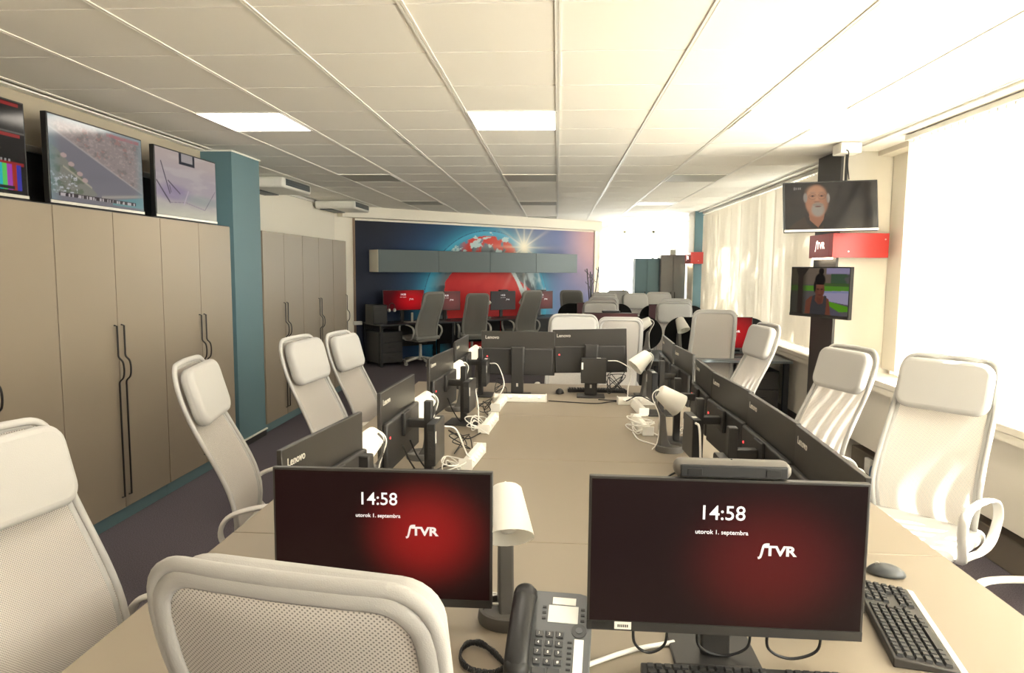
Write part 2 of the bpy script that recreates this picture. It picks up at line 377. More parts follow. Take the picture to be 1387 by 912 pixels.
def mural(u, v):
    s = u*ML; z = v*MTOP - 1.66            # same frame as the photograph's sightlines
    c = np.zeros((len(u), 3)); t = u
    left, mid, right, pink = lin(34, 40, 58), lin(36, 70, 120), lin(110, 120, 165), lin(205, 165, 170)
    c[:] = left
    c = over(c, sm(.05, .35, t), mid); c = over(c, sm(.55, .85, t), right); c = over(c, sm(.80, 1.0, t)*sm(-.9, .7, z), pink)
    c = over(c, .45*sm(.35, .75, z)*(1-sm(.3, .7, t)), lin(30, 30, 36))
    n = vnoise(s*3+7, z*3+11, 3); c *= (.92+.16*n)[:, None]
    dx, dz = s-2.77, z+.75; r = np.sqrt(dx*dx+dz*dz)/1.47
    glow = np.exp(-np.clip(r-1, 0, 9)*9)*(r > 1); c = over(c, .75*glow, lin(60, 165, 200))
    ins = 1-sm(.985, 1.0, r)
    g = np.zeros_like(c); g[:] = lin(62, 72, 80)
    nn = vnoise(s*4+3, z*4+5, 5); g = over(g, sm(.45, .62, nn)*.7, lin(120, 130, 135))
    g = over(g, sm(.75, 1.0, r), lin(70, 170, 205))
    # upper red lands
    nb = vnoise(s*2.6+1.7, z*2.6+2.2, 9)
    up = sm(-.02, .03, nb-.36)*(z > .08)*(r < .93)*sm(-.75, -.45, dx)
    g = over(g, up, lin(205, 62, 52))
    ice = sm(.0, .03, vnoise(s*6+4, z*9+8, 12)-.585)*(z > .05)*(r < .98); g = over(g, ice*.9, lin(190, 215, 215))
    # big lower red land
    land = inpoly(s+.05*(nn-.5), z+.05*(nb-.5), [(1.98,-.05),(3.28,-.05),(3.5,-.25),(3.75,-.42),(3.98,-.62),(3.6,-1.0),(3.5,-1.66),(2.35,-1.66),(2.2,-1.2),(1.85,-1.0),(1.72,-.55),(1.8,-.25)])
    g = over(g, land, lin(196, 36, 40)); g = over(g, land*sm(.35, .65, nb)*.35, lin(222, 60, 55))
    sea = inpoly(s, z, [(3.28,-.05),(3.38,-.05),(3.62,-.42),(3.72,-.62),(3.6,-.62),(3.45,-.3)]); g = over(g, sea, lin(205, 215, 215))
    cl = sm(.42, .6, vnoise(s*5+2, z*3+s*3, 21))*(dx > .85)*(z < -.02); g = over(g, cl*.8, lin(205, 222, 225))
    c = over(c, ins, g)
    # rising star
    ds, dzs = s-3.62, z-.42; q = np.sqrt(ds*ds+dzs*dzs); a = np.arctan2(dzs, ds)
    ray = np.exp(-q*3.2)*(.35+.65*np.abs(np.cos(a*6))**14); core = np.exp(-(q/.17)**2)
    c = over(c, np.clip(ray*1.3, 0, .8), lin(245, 230, 205)); c = over(c, core, lin(255, 246, 225))
    return c*1.0
picture('mural_print', ML-.02, MTOP-.01, 420, 190, mural, M_mural, wm, Matrix.Translation((ML/2, -.004, .005)))
MB().bx(ML-.012, ML+.02, -.03, 0, .0, MTOP+.03).build('mural_edge_strip', M_steel, wm)
MB().bx(-.03, .0, -.03, 0, .0, MTOP+.03).build('mural_edge_strip', mat('edge_wood', (.25, .16, .1), .5), wm)

# right wall: parapet, pillars, windows
XB = 2.43
wr = MB().bx(2.62, 3.0, -2.8, 17.4, 0, .80).bx(2.62, 3.0, -2.8, 17.4, 2.6, CEIL+.06).bx(2.80, 3.0, 5.95, 6.5, .80, 2.6).bx(2.78, 3.0, 12.2, 12.8, .8, 2.6).bx(2.62, 3.0, -2.8, -2.2, .8, 2.6).bx(2.74, 3.0, 5.15, 5.97, .846, 2.64).bx(2.78, 3.0, 12.2, 12.8, .8, 2.6).bx(2.78, 3.0, 14.4, 17.4, .8, 2.6).build('wall_right', M_parapet)  # solid infill beside the near pillar is added to keep window light off it
struct(wr, 'cream parapet wall below the windows')
for i, (a, b) in enumerate([(-2.7,-1.5),(-1.5,-.3),(-.3,.9),(.9,2.1),(2.1,3.3),(3.3,4.27),(4.27,5.2),(5.2,5.98)]):
    MB().bx(2.46, 2.62, a+.004, b-.004, .27, .80).build('parapet_panel', M_parapet, wr, bevel=.003)
for a, b in [(6.5,7.7),(7.7,8.9),(8.9,10.1),(10.1,11.3),(11.3,12.19)]:
    MB().bx(2.46, 2.62, a+.004, b-.004, .20, .80).build('parapet_panel', M_parapet, wr, bevel=.003)
for a, b in [(-2.7,.4),(.4,3.3),(3.3,4.62),(4.62,5.94),(6.5,9.3),(9.3,12.18)]:
    MB().bx(2.52, 2.61, a+.003, b-.003, .0, .19).build('trunking', M_brown, wr, bevel=.008)
for a, b in [(-2.75, 5.97), (6.49, 12.19)]:
    s = MB().bx(2.40, 2.62, a, b, .80, .845).build('window_sill', M_parapet, wr, bevel=.006)
    MB().bx(2.405, 2.46, a, b, .755, .80).build('sill_apron', M_parapet, s)
MB().bx(2.40, 2.62, -2.8, 17.3, CEIL-.018, CEIL+.02).build('ceiling_edge_trim', M_tee, wr)
# near pillar, cream near face and dark cladding towards the room
p1 = struct(MB().bx(2.345, 2.80, 5.985, 6.485, 0, CEIL-.001).build('wall_pillar_near', mat('pillar_paint', (.56, .52, .44), .85)), 'cream pillar between the windows')
MB().bx(2.325, 2.345, 5.98, 6.49, 0, CEIL-.002).build('dark_cladding', mat('dark_cladding', (.045, .04, .035), .5), p1)
p2 = struct(MB().bx(2.35, 2.80, 12.2, 12.7, 0, CEIL-.001).build('wall_pillar_far', M_teal), 'teal pillar at the far window')
MB().bx(2.335, 2.35, 12.21, 12.7, 0, CEIL-.002).build('pale_cladding', M_parapet, p2)

def window(n, x, y0, y1, mull):
    o = thing('window_%d' % n, 'tall office window with white frame behind the vertical blinds', None, (0,0,0))
    struct(o)
    for a, b in [(y0, y0+.05), (y1-.05, y1)] + [(m-.03, m+.03) for m in mull]:
        MB().bx(x-.03, x+.03, a, b, .85, 2.6).build('window_frame', M_white, o)
    MB().bx(x-.03, x+.03, y0, y1, .845, .90).build('window_frame', M_white, o)
    MB().bx(x-.03, x+.03, y0, y1, 2.55, 2.6).build('window_frame', M_white, o)
    e = [y0+.05] + [m for m in mull] + [y1-.05]
    for a, b in zip(e[:-1], e[1:]): MB().bx(x-.003, x+.003, a+.03, b-.03, .90, 2.55).build('window_pane', M_glass, o)
    return o
window(1, 2.80, -2.2, 5.15, [-.8, .6, 2.0, 3.4, 4.7])
window(2, 2.80, 6.5, 12.2, [7.9, 9.3, 10.7])
window(4, 2.80, 12.8, 14.4, [13.6])  # unseen side opening, added and sized to brighten the mural end
# far end window
fw = MB().bx(.92, 3.0, 17.2, 17.4, 0, .35).bx(.92, 3.0, 17.2, 17.4, 2.6, CEIL+.06).build('wall_far', M_wall); struct(fw)
o = thing('window_3', 'overexposed window at the far end of the office', None); struct(o)
for a, b in [(.92, .98), (1.6, 1.66), (2.3, 2.36), (2.94, 3.0)]: MB().bx(a, b, 17.25, 17.31, .35, 2.6).build('window_frame', M_white, o)
for a, b in [(.35, .41), (2.54, 2.6)]: MB().bx(.92, 3.0, 17.25, 17.31, a, b).build('window_frame', M_white, o)
for a, b in [(.98, 1.6), (1.66, 2.3), (2.36, 2.94)]: MB().bx(a, b, 17.277, 17.283, .41, 2.54).build('window_pane', M_glass, o)

# vertical blinds
def slat_mesh(h, wd=.089):
    b = MB(); n = 4; v = []
    for z in (0, h):
        for k in range(n+1):
            t = k/n-.5; v.append((.006*(1-4*t*t), t*wd, z))
    b.add(v, [(k, k+1, n+2+k, n+1+k) for k in range(n)])
    return b.mesh('blind_slat', True)
def blind(label, x, y0, y1, ang, z0=.90, z1=2.60, pitch=.078, vary=6):
    o = thing('vertical_blind', label, 'blind', (x, y0, 0))
    rail = MB().bx(-.03, .03, 0, y1-y0, z1, z1+.035).build('head_rail', M_white, o, bevel=.004)
    me = slat_mesh(z1-z0-.015); me.materials.append(M_blind)
    n = int((y1-y0-.06)/pitch)
    for i in range(n+1):
        y = .03 + i*pitch
        s = link('blind_slat', me, None, o, loc=(0, y, z0), rot=(0, 0, R(ang+random.uniform(-vary, vary))))
    ch = MB()
    for i in range(n):
        ch.tube([(-.035, .03+i*pitch, z0+.012), (-.036, .03+(i+.5)*pitch, z0-.004), (-.035, .03+(i+1)*pitch, z0+.012)], .0025, n=4)
    c = ch.build('bead_chain', M_steel, o); c['kind'] = 'stuff'
    hk = MB()
    for i in range(n+1): hk.bx(-.012, .012, .02+i*pitch, .04+i*pitch, z1-.02, z1)
    hk = hk.build('slat_clip', M_white, o); hk['kind'] = 'stuff'
    return o
blind('white vertical blind glaring beside the nearest right-hand chairs', 2.52, -2.1, 5.28, 38, vary=10)
blind('cream vertical blind dappled with sun between the two pillars', 2.50, 6.53, 12.17, 30, vary=9)


# ------------------------------------------------------------------ ceiling grid
GX0, GY0, T = -.012, 2.719, .6
ce = struct(MB().bx(-4.0, 3.1, -2.9, 17.4, CEIL+.03, CEIL+.09).build('ceiling', M_plenum), 'suspended tile ceiling')
tile_me = MB().bx(.006, T-.006, .006, T-.006, 0, .014).mesh('ceiling_tile'); tile_me.materials.append(M_ceil)
lights_on = {(-4,3),(-1,3),(2,3),(-4,-2),(-1,-2),(2,-2),(-4,-7),(-1,-7),(2,-7)}
lights_off = {(-4,8),(-1,8),(2,8),(-4,13),(-1,13),(2,13),(-4,18),(-1,18),(2,18)}
def inroom(x, y):
    q = Vector((x+.3, y+.3)) - MA
    return q.dot(MN) > -.35 or x > .75
for i in range(-6, 4):
    for j in range(-9, 24):
        x, y = GX0+i*T, GY0+j*T
        if (i, j) in lights_on or (i, j) in lights_off: continue
        if not inroom(x, y): continue
        if x < -3.3 and y < 6.0: continue
        wid = 1 if x+T < 2.45 else None
        link('ceiling_tile', tile_me, None, ce, loc=(x, y, CEIL+.002))
edge = MB().bx(0, 2.45-(GX0+4*T), 0, .592, 0, .014).mesh('ceiling_tile_cut'); edge.materials.append(M_ceil)
for j in range(-9, 24): link('cut_ceiling_tile', edge, None, ce, loc=(GX0+4*T, GY0+j*T+.004, CEIL+.002))
for i in range(-6, 5):
    x = GX0+i*T
    y0 = -2.8 if i > -6 else 6.0
    t = (Vector((x, 0))-MA); ye = 17.2
    if x < .75: ye = MA.y + (x-MA.x)*math.tan(R(40)) - .02
    MB().bx(x-.014, x-.002, y0, ye, CEIL-.0025, CEIL+.002).bx(x+.002, x+.014, y0, ye, CEIL-.0025, CEIL+.002).bx(x-.003, x+.003, y0, ye, CEIL+.001, CEIL+.003).build('ceiling_runner', M_tee, ce)
for j in range(-9, 25):
    y = GY0+j*T; xs = -3.08 if y < 6 else -3.7
    if y > 11.6: xs = MA.x + (y-MA.y)/math.tan(R(40)) + .02
    if y > 15.2: xs = .92
    MB().bx(xs, 2.42, y-.008, y+.008, CEIL+.013, CEIL+.016).build('ceiling_cross_tee', M_tee, ce)
def panel(i, j, on, label):
    o = thing('ceiling_light', label, 'light', (GX0+i*T, GY0+j*T, CEIL), 0, 'square ceiling panels')
    MB().bx(.02, T-.02, .008, T-.008, -.004, .010).build('diffuser', M_panel if on else M_paneloff, o)
    MB().bx(.006, .02, .004, T-.004, -.006, .012).bx(T-.02, T-.006, .004, T-.004, -.006, .012).bx(.02, T-.02, .004, .008, -.006, .012).bx(.02, T-.02, T-.008, T-.004, -.006, .012).build('frame', M_tee, o)
LN = {(-4,3): 'lit square ceiling panel nearest the left wardrobes', (-1,3): 'lit square ceiling panel over the middle of the long table', (2,3): 'lit square ceiling panel nearest the right windows',
      (-4,8): 'unlit grey ceiling panel nearer of the two by the air units', (-1,8): 'unlit grey ceiling panel straight behind the lit middle one', (-4,13): 'unlit grey ceiling panel farther of the two by the air units',
      (2,8): 'unlit ceiling panel in the glare above the pillar televisions', (-1,13): 'unlit ceiling panel before the middle of the mural', (2,13): 'unlit ceiling panel nearest the far teal pillar',
      (-1,18): 'unlit ceiling panel against the beam over the mural', (2,18): 'unlit ceiling panel in front of the bright far window',
      (-4,-2): 'lit ceiling panel over the left foreground chairs, above the frame', (-1,-2): 'lit ceiling panel over the viewer, above the frame', (2,-2): 'lit ceiling panel over the right foreground, above the frame',
      (-4,-7): 'lit ceiling panel behind the viewer on the left', (-1,-7): 'lit ceiling panel behind the viewer in the middle', (2,-7): 'lit ceiling panel behind the viewer on the right'}
for k in lights_on: panel(*k, True, LN.get(k, 'lit square ceiling panel behind the camera over the near end'))
for k in [q for q in lights_off if inroom(GX0+q[0]*T, GY0+q[1]*T)]: panel(*k, False, LN.get(k, 'unlit grey ceiling panel far back over the rear desks'))

# ------------------------------------------------------------------ wardrobes
def wardrobe(label, x, y0, doors, z1, handles, plinth=.09, dw=.52, depth=.32):
    """front plane at x facing +X; doors run along +Y; handles: list of +1 (far edge) / -1 (near edge)"""
    o = thing('wardrobe', label, 'wardrobe', (x, y0, 0))
    L_ = dw*doors
    MB().bx(-depth, -.022, .001, L_-.001, plinth, z1-.001).build('body', M_plinth, o)
    MB().bx(-depth, -.03, .001, L_-.001, 0, plinth).build('plinth', M_plinth, o)
    for k in range(doors):
        d = MB().bx(-.02, 0, k*dw+.003, (k+1)*dw-.003, plinth+.004, z1).build('door', M_ward, o, bevel=.0015, seg=1)
        yh = (k+1)*dw-.035 if handles[k] > 0 else k*dw+.035
        p = [(.0, 1.28), (.018, 1.275), (.018, 1.12), (.020, 1.08), (.045, 1.05), (.052, 1.00), (.045, .95), (.020, .92), (.018, .88), (.018, .175), (.0, .17)]
        P = [p[0], p[1]] + [(a.x, a.z) for a in spline([(x_, 0, z_) for x_, z_ in p[2:9]], 5)] + [p[9], p[10]]
        MB().tube([(a, yh, b) for a, b in P], .007, .005, 8, ref=(0, 1, 0)).build('handle', M_handle, d, smooth=True)
    return o
wardrobe('tall taupe wardrobe at the left photo edge, nearest the viewer', -2.77, 2.63, 2, 1.985, [1, -1], dw=.517)
wardrobe('tall taupe double wardrobe below the harbour television', -2.77, 3.665, 2, 1.985, [1, -1], dw=.517)
wardrobe('tall taupe double wardrobe next to the teal column', -2.77, 4.70, 2, 1.985, [1, -1], dw=.517)
wardrobe('tall taupe double wardrobe just behind the teal column', -2.85, 6.56, 2, 2.0, [1, -1], dw=.525)
wardrobe('tall taupe double wardrobe in the middle behind the column', -2.85, 7.615, 2, 2.0, [1, -1], dw=.525)
wardrobe('single-door taupe wardrobe farthest down the left wall', -2.85, 8.67, 1, 2.0, [1], dw=.545)

# black board and rail behind the televisions
o = thing('television_board', 'black mounting board with aluminium rail behind the left televisions', 'board', (-3.11, 2.3, 0))
MB().bx(-.005, .02, 0, 3.62, 1.99, 2.31).build('board', M_black, o)
MB().bx(.0, .035, 0, 3.62, 2.31, 2.35).build('rail', M_steel, o, bevel=.004)
MB().bx(.0, .33, 0, 3.43, 1.9865, 1.992).build('ledge', M_black, o)

def telly(label, loc, rz, w_, h_, func, m=None, nx=200, ny=112, chin=.02, tilt=0, bez=.010, edge=None):
    """panel faces local -Y, origin at bottom centre"""
    o = thing('television', label, 'television', loc, rz); o.rotation_euler = (tilt, 0, rz)
    MB().bx(-w_/2, w_/2, .0, .035, 0, h_).build('housing', edge or M_black, o, bevel=.004)
    MB().bx(-w_*.32, w_*.32, .035, .06, h_*.15, h_*.75).build('back_cover', M_dark, o, bevel=.01)
    picture('screen', w_-2*bez, h_-bez-chin, nx, ny, func, m or M_picture, o, Matrix.Translation((0, -.0015, chin)))
    MB().bx(-w_/2+.002, w_/2-.002, -.0035, 0, .002, chin-.002).build('lower_bezel', M_steel if edge is None else M_dark, o)
    return o
def pic_multi(u, v):
    c = np.zeros((len(u), 3)); c[:] = lin(14, 13, 14)
    for (a, b, y0, y1) in [(.02,.48,.38,.66),(.52,.98,.38,.66),(.02,.48,.7,.97),(.52,.98,.7,.97)]:
        c = over(c, ((u>a)&(u<b)&(v>y0)&(v<y1)).astype(float), lin(22, 20, 20))
    c = over(c, ((np.abs(v-.67)<.006)).astype(float), lin(90, 88, 84))
    for (a, b, y0, y1) in [(.72,.96,.95,.985),(.72,.96,.62,.655),(.72,.98,.315,.345)]: c = over(c, ((u>a)&(u<b)&(v>y0)&(v<y1)).astype(float), lin(150, 35, 35))
    bars = [lin(190,190,190), lin(190,190,20), lin(20,180,190), lin(90,200,90), lin(165,60,170), lin(160,40,25), lin(45,45,160)]
    for k, b in enumerate(bars):
        a0 = .70+k*.037; c = over(c, ((u>a0)&(u<a0+.037)&(v>.045)&(v<.32)).astype(float), b)
    c = over(c, ((u>.74)&(u<.90)&(v>.05)&(v<.085)).astype(float), lin(30,30,30))
    for k in range(5): c = over(c, ((u>.74+.03*k)&(u<.755+.03*k)&(np.abs(v-.36)<.012)).astype(float), lin(150,148,144))
    return c
def pic_harbour(u, v):
    n1 = vnoise(u*14+1, v*14+2, 31); n2 = vnoise(u*40+5, v*44+1, 32, 3); n3 = vnoise(u*6+3, v*6, 33)
    c = np.zeros((len(u), 3)); c[:] = lin(118, 112, 122)                       # water
    land_up = sm(-.01, .01, v-(.86-.62*u)+.05*(n1-.5)); c = over(c, land_up, lin(150, 128, 122))
    c = over(c, land_up*sm(.45, .6, n2)*.7, lin(175, 150, 142)); c = over(c, land_up*sm(.52, .62, n1)*.5, lin(95, 100, 88)); c = over(c, land_up*sm(.55, .62, n2*.5+n1*.5)*.6, lin(180, 105, 90))
    c = over(c, np.exp(-((v-(.86-.62*u))/.012)**2)*.6, lin(190, 175, 165))
    quay = inpoly(u, v, [(0,.66),(.06,.62),(.46,.13),(.40,.10),(0,.08)]); c = over(c, quay, lin(130, 128, 110))
    c = over(c, quay*sm(.45, .6, n1), lin(100, 112, 80)); c = over(c, quay*sm(.5, .62, n2)*(u<.25)*(v<.34), lin(190, 190, 195))
    road = np.exp(-((v-(.36-.75*(u-.2)))/.012)**2)*(u>.12)*(u<.4); c = over(c, road*.8, lin(190, 175, 140))
    for (bx_, by_) in [(.2,.46),(.28,.36),(.33,.29),(.13,.55)]: c = over(c, ell(u, v, bx_, by_, .03, .028), lin(190, 150, 140))
    spit = np.exp(-((v-(.12+.20*(u-.55)))/.02)**2)*(u>.5); c = over(c, spit*.9, lin(170, 158, 140))
    c = over(c, sm(.0, .02, (.10+.24*(u-.6))-v)*(u>.62)*(v>.03), lin(70, 150, 155))
    c = over(c, .5*sm(.12, 0, np.minimum(u, 1-u)), lin(100, 150, 155)); c = over(c, .6*sm(.9, 1.0, v), lin(130, 170, 175))
    red = ((u>.58)&(u<.97)&(v>.925)&(v<.965)); c = over(c, red*(.5+.3*(n2>.5)), lin(190, 70, 80))
    g_ = c.mean(1, keepdims=True); c = g_+(c-g_)*.6
    tick = ((u>.07)&(u<.9)&(v>.055)&(v<.105)); c = over(c, tick*1., lin(52, 42, 46)); c = over(c, tick*(np.abs(v-.08)<.017)*(vnoise(u*90, v*3, 40, 1)>.26), lin(190, 180, 180))
    return c
def pic_studio(u, v):
    n = vnoise(u*3+1, v*9+2, 51); c = np.zeros((len(u), 3)); c[:] = lin(170, 158, 162)
    c = over(c, sm(.55, 1.0, v)*.7, lin(188, 170, 158)); c = over(c, sm(.45, .65, n)*.35, lin(198, 190, 182)); c = over(c, sm(.35, 0, v)*.7, lin(190, 188, 160))
    c = over(c, ell(u, v, .25, .36, .28, .12, .5)*.55, lin(125, 105, 150)); c = over(c, ell(u, v, .75, .30, .3, .08, .6)*.5, lin(130, 150, 140))
    def line(c, a, b, wd, col_):
        ax, ay = a; bx_, by_ = b; L2 = (bx_-ax)**2+(by_-ay)**2; t = np.clip(((u-ax)*(bx_-ax)+(v-ay)*(by_-ay))/L2, 0, 1)
        d = np.hypot(u-ax-t*(bx_-ax), (v-ay-t*(by_-ay))*.6); return over(c, 1-sm(wd*.6, wd, d), col_)
    k = lin(70, 62, 78)
    c = line(c, (.08,.80), (.20,.34), .008, k); c = line(c, (.01,.50), (.2,.20), .010, k); c = line(c, (.18,.53), (.36,.36), .008, k); c = line(c, (.2,.46),(.22,.36),.006,k)
    c = line(c, (.2,.2), (.45,.235), .005, lin(140,125,140)); c = line(c, (.45,.235), (.78,.16), .005, lin(140,125,140)); c = line(c, (.78,.16), (.98,.5), .006, lin(110,100,115)); c = line(c, (.42,.2), (.5,.42), .01, lin(185,170,180))
    g = ((u>.36)&(u<.62)&(v>.82)); c = over(c, g*1., lin(38, 42, 52)); g = ((u>.40)&(u<.585)&(v>.87)); c = over(c, g*1., lin(160, 152, 150))
    return c
telly('leftmost television, dark multi-view screen with colour bars', (-2.85, 3.16, 2.005), R(90), .885, .505, pic_multi, M_picture)
telly('television showing an aerial harbour view above the wardrobes', (-2.85, 4.205, 2.005), R(90), .89, .505, pic_harbour, M_picture)
telly('television showing a pale boat-like scene beside the teal column', (-2.85, 5.235, 2.005), R(90), .885, .505, pic_studio, M_picture)

# ------------------------------------------------------------------ televisions and sign on the near pillar
def pic_man(u, v):
    x = u*1.78; n = vnoise(u*5, v*5+4, 61)
    c = np.zeros((len(u), 3)); c[:] = lin(34, 28, 23); c = over(c, ell(u, v, .35, .5, .5, .5, .9)*.5, lin(58, 50, 42)); c = over(c, sm(.42, .6, n)*.25, lin(60, 52, 42))
    c = over(c, ell(u, v, .92, .12, .2, .12, .8)*.5, lin(92, 80, 64)); c = over(c, ell(u, v, .84, .45, .12, .35, .6)*.8, lin(18, 15, 14))
    sh = inpoly(u, v, [(.02,0),(.1,.14),(.24,.30),(.46,.26),(.58,.14),(.64,0)]); c = over(c, sh, lin(62, 48, 34)); c = over(c, sh*(u>.42), lin(40, 31, 26))
    c = over(c, inpoly(u, v, [(.235,.40),(.275,.36),(.25,.26),(.33,.06),(.42,.22),(.43,.36),(.46,.30),(.42,.10),(.36,.0),(.30,.0),(.24,.14),(.21,.3)]), lin(40, 30, 24))
    c = over(c, inpoly(u, v, [(.26,.36),(.27,.2),(.36,.03),(.42,.2),(.44,.38)]), lin(158, 104, 74))
    c = over(c, ell(u, v, .35, .60, .125, .34), lin(176, 122, 90)); c = over(c, ell(u, v, .34, .80, .10, .14, .4)*.6, lin(200, 148, 112))
    c = over(c, ell(u, v, .225, .68, .022, .10, .3), lin(150, 140, 128)); c = over(c, ell(u, v, .475, .66, .018, .10, .3), lin(165, 152, 138))
    for ex in (.305, .405):
        c = over(c, ell(u, v, ex, .715, .032, .028, .4)*.7, lin(120, 78, 58)); c = over(c, ell(u, v, ex, .712, .010, .014, .4), lin(40, 28, 24))
        rr = np.sqrt(((u-ex)/.042)**2+((v-.705)/.062)**2); c = over(c, np.exp(-((rr-1)/.10)**2)*.6, lin(90, 70, 60)); c = over(c, ell(u, v, ex, .79, .035, .012, .5)*.7, lin(150, 120, 98))
    c = over(c, ell(u, v, .352, .64, .018, .09, .6)*.5, lin(200, 145, 110)); c = over(c, ell(u, v, .352, .585, .03, .02, .5)*.7, lin(120, 74, 56))
    c = over(c, ell(u, v, .362, .42, .072, .15, .25), lin(158, 146, 130)); c = over(c, ell(u, v, .362, .525, .06, .03, .3), lin(146, 130, 114)); c = over(c, ell(u, v, .364, .485, .034, .014, .4), lin(110, 60, 50))
    c = over(c, sm(.08, .0, .48-u)*ell(u, v, .35, .6, .125, .34)*.4, lin(90, 58, 42))
    for k in range(4): c = over(c, ((np.abs(u-.105-k*.022) < .007)&(np.abs(v-.885) < .022+.01*(k == 0))).astype(float)*.8, lin(160, 155, 150))
    return c
def pic_woman(u, v):
    n = vnoise(u*7, v*7, 71); c = np.zeros((len(u), 3)); c[:] = lin(90, 86, 84)
    c = over(c, sm(.62, .66, v)*(u<.75), lin(112, 98, 84)); c = over(c, sm(.85, .9, v)*(u>.62), lin(150, 140, 170)); c = over(c, ((v>.66)&(v<.88)&(u>.7)).astype(float)*sm(.3, .5, n), lin(60, 84, 60))
    c = over(c, ((v>.5)&(v<.62)).astype(float), lin(86, 140, 40)); c = over(c, ((v>.62)&(v<.68)&(u>.55)).astype(float)*.8, lin(60, 92, 30))
    c = over(c, inpoly(u, v, [(.5,.5),(1,.53),(1,.24),(.65,.30),(.5,.38)]), lin(160, 152, 178)); c = over(c, ((v>.445+.04*u)&(v<.475+.04*u)&(u>.55)).astype(float)*.6, lin(105, 120, 165))
    c = over(c, inpoly(u, v, [(.66,.30),(1,.20),(1,.10),(.86,.08),(.66,.22)]), lin(88, 150, 24)); c = over(c, inpoly(u, v, [(.6,.24),(.95,.0),(.6,0)]), lin(84, 80, 92))
    lf = sm(.32, .22, u); c = over(c, lf*.75, lin(46, 44, 28)); c = over(c, ((u>.13)&(u<.22)).astype(float), lin(46, 36, 30)); c = over(c, inpoly(u, v, [(.08,1),(.13,.82),(.22,.82),(.32,1)]), lin(40, 34, 28))
    c = over(c, inpoly(u, v, [(.27,0),(.28,.28),(.36,.38),(.46,.42),(.56,.42),(.68,.34),(.72,0)]), lin(112, 62, 44))
    c = over(c, inpoly(u, v, [(.36,0),(.37,.2),(.40,.40),(.45,.42),(.44,.30),(.5,.22),(.58,.24),(.6,.42),(.64,.40),(.64,.2),(.63,0)]), lin(58, 56, 58))
    c = over(c, ell(u, v, .52, .36, .05, .14), lin(98, 50, 36)); c = over(c, ell(u, v, .52, .53, .082, .17), lin(104, 58, 42)); c = over(c, ell(u, v, .52, .62, .07, .06, .5)*.5, lin(140, 86, 66))
    c = over(c, ell(u, v, .52, .74, .09, .15, .15)*(v>.645), lin(16, 14, 14)); c = over(c, ell(u, v, .535, .93, .045, .075, .15), lin(18, 15, 15)); c = over(c, ell(u, v, .432, .60, .022, .12, .3), lin(20, 16, 16))
    for ex in (.485, .555): c = over(c, ell(u, v, ex, .545, .022, .012, .4), lin(44, 26, 22))
    c = over(c, ell(u, v, .52, .475, .022, .05, .5)*.4, lin(130, 76, 60)); c = over(c, ell(u, v, .52, .425, .03, .012, .4), lin(84, 36, 34))
    return c*.8
tv = telly('television of a bearded man, hanging from the ceiling by the pillar', (2.135, 5.62, 1.968), R(-4), .70, .40, pic_man, M_picture, tilt=R(6))
tv.rotation_euler = (R(-9), R(-1.5), R(-5))
o = thing('television_mount', 'white ceiling bracket with black pole above the bearded man television', 'bracket', (2.27, 5.72, 0))
MB().bx(-.085, .075, -.08, .09, 2.575, CEIL-.003).build('bracket_box', M_white, o, bevel=.006)
MB().cyl((0, .01, 2.36), (0, .01, 2.58), .012).build('pole', M_black, o, smooth=True)
MB().bx(-.06, .03, -.02, .03, 2.20, 2.37).build('bracket_plate', M_black, o)
MB().tube(spline([(-.07, -.05, 2.60), (-.03, -.085, 2.585), (-.005, -.02, 2.50), (.02, .0, 2.38)], 6), .004, n=6).build('cable', M_cabl, o, smooth=True)
telly('small television of a woman in a vest, on the dark pillar cladding', (2.215, 6.03, 1.262), R(-66), .66, .43, pic_woman, M_picture, edge=M_black, chin=.028)
o = thing('wall_bracket', 'black wall arm holding the small pillar television', 'bracket', (2.32, 6.2, 1.45))
MB().bx(-.06, .004, -.03, .03, -.05, .05).build('arm', M_black, o); MB().bx(-.012, .004, -.06, .06, -.1, .1).build('wall_plate', M_black, o)
def sign(label, y, x0, x1, far, z0, z1, big):
    o = thing('corner_sign', label, 'sign', (0, 0, 0))
    MB().bx(x0, x1, y-.06, y+.012, z0, z1).build('front_panel', M_redface, o, bevel=.002)
    MB().bx(x0, x0+.06, y+.012, far, z0, z1).build('side_panel', M_red, o, bevel=.002)
    stvr(o, .066, M_signlit, (x0-.0015, (y-.05+far)/2+.01, (z0+z1)/2), (R(90), 0, R(-90)), .022)
    for xx, zz in ((x0+.13, z0+.05), (x1-.03, z1-.05)): MB().cyl((xx, y-.064, zz), (xx, y-.058, zz), .006, n=10).build('fixing', M_steel, o)
    lp = MB().bx(x0+.01, x0+.05, y+.05, far-.05, z0-.012, z0).build('lamp_strip', mat('sign_lamp', (.9, .85, .7), .4, emit=(1, .85, .6), estr=6), o)
    return o
sign('red corner sign reading STVR between the two pillar televisions', 5.96, 2.26, 2.71, 6.43, 1.77, 1.97, True)
sign('small red corner sign on the far teal pillar', 12.17, 2.28, 2.78, 12.66, 1.76, 1.96, False)

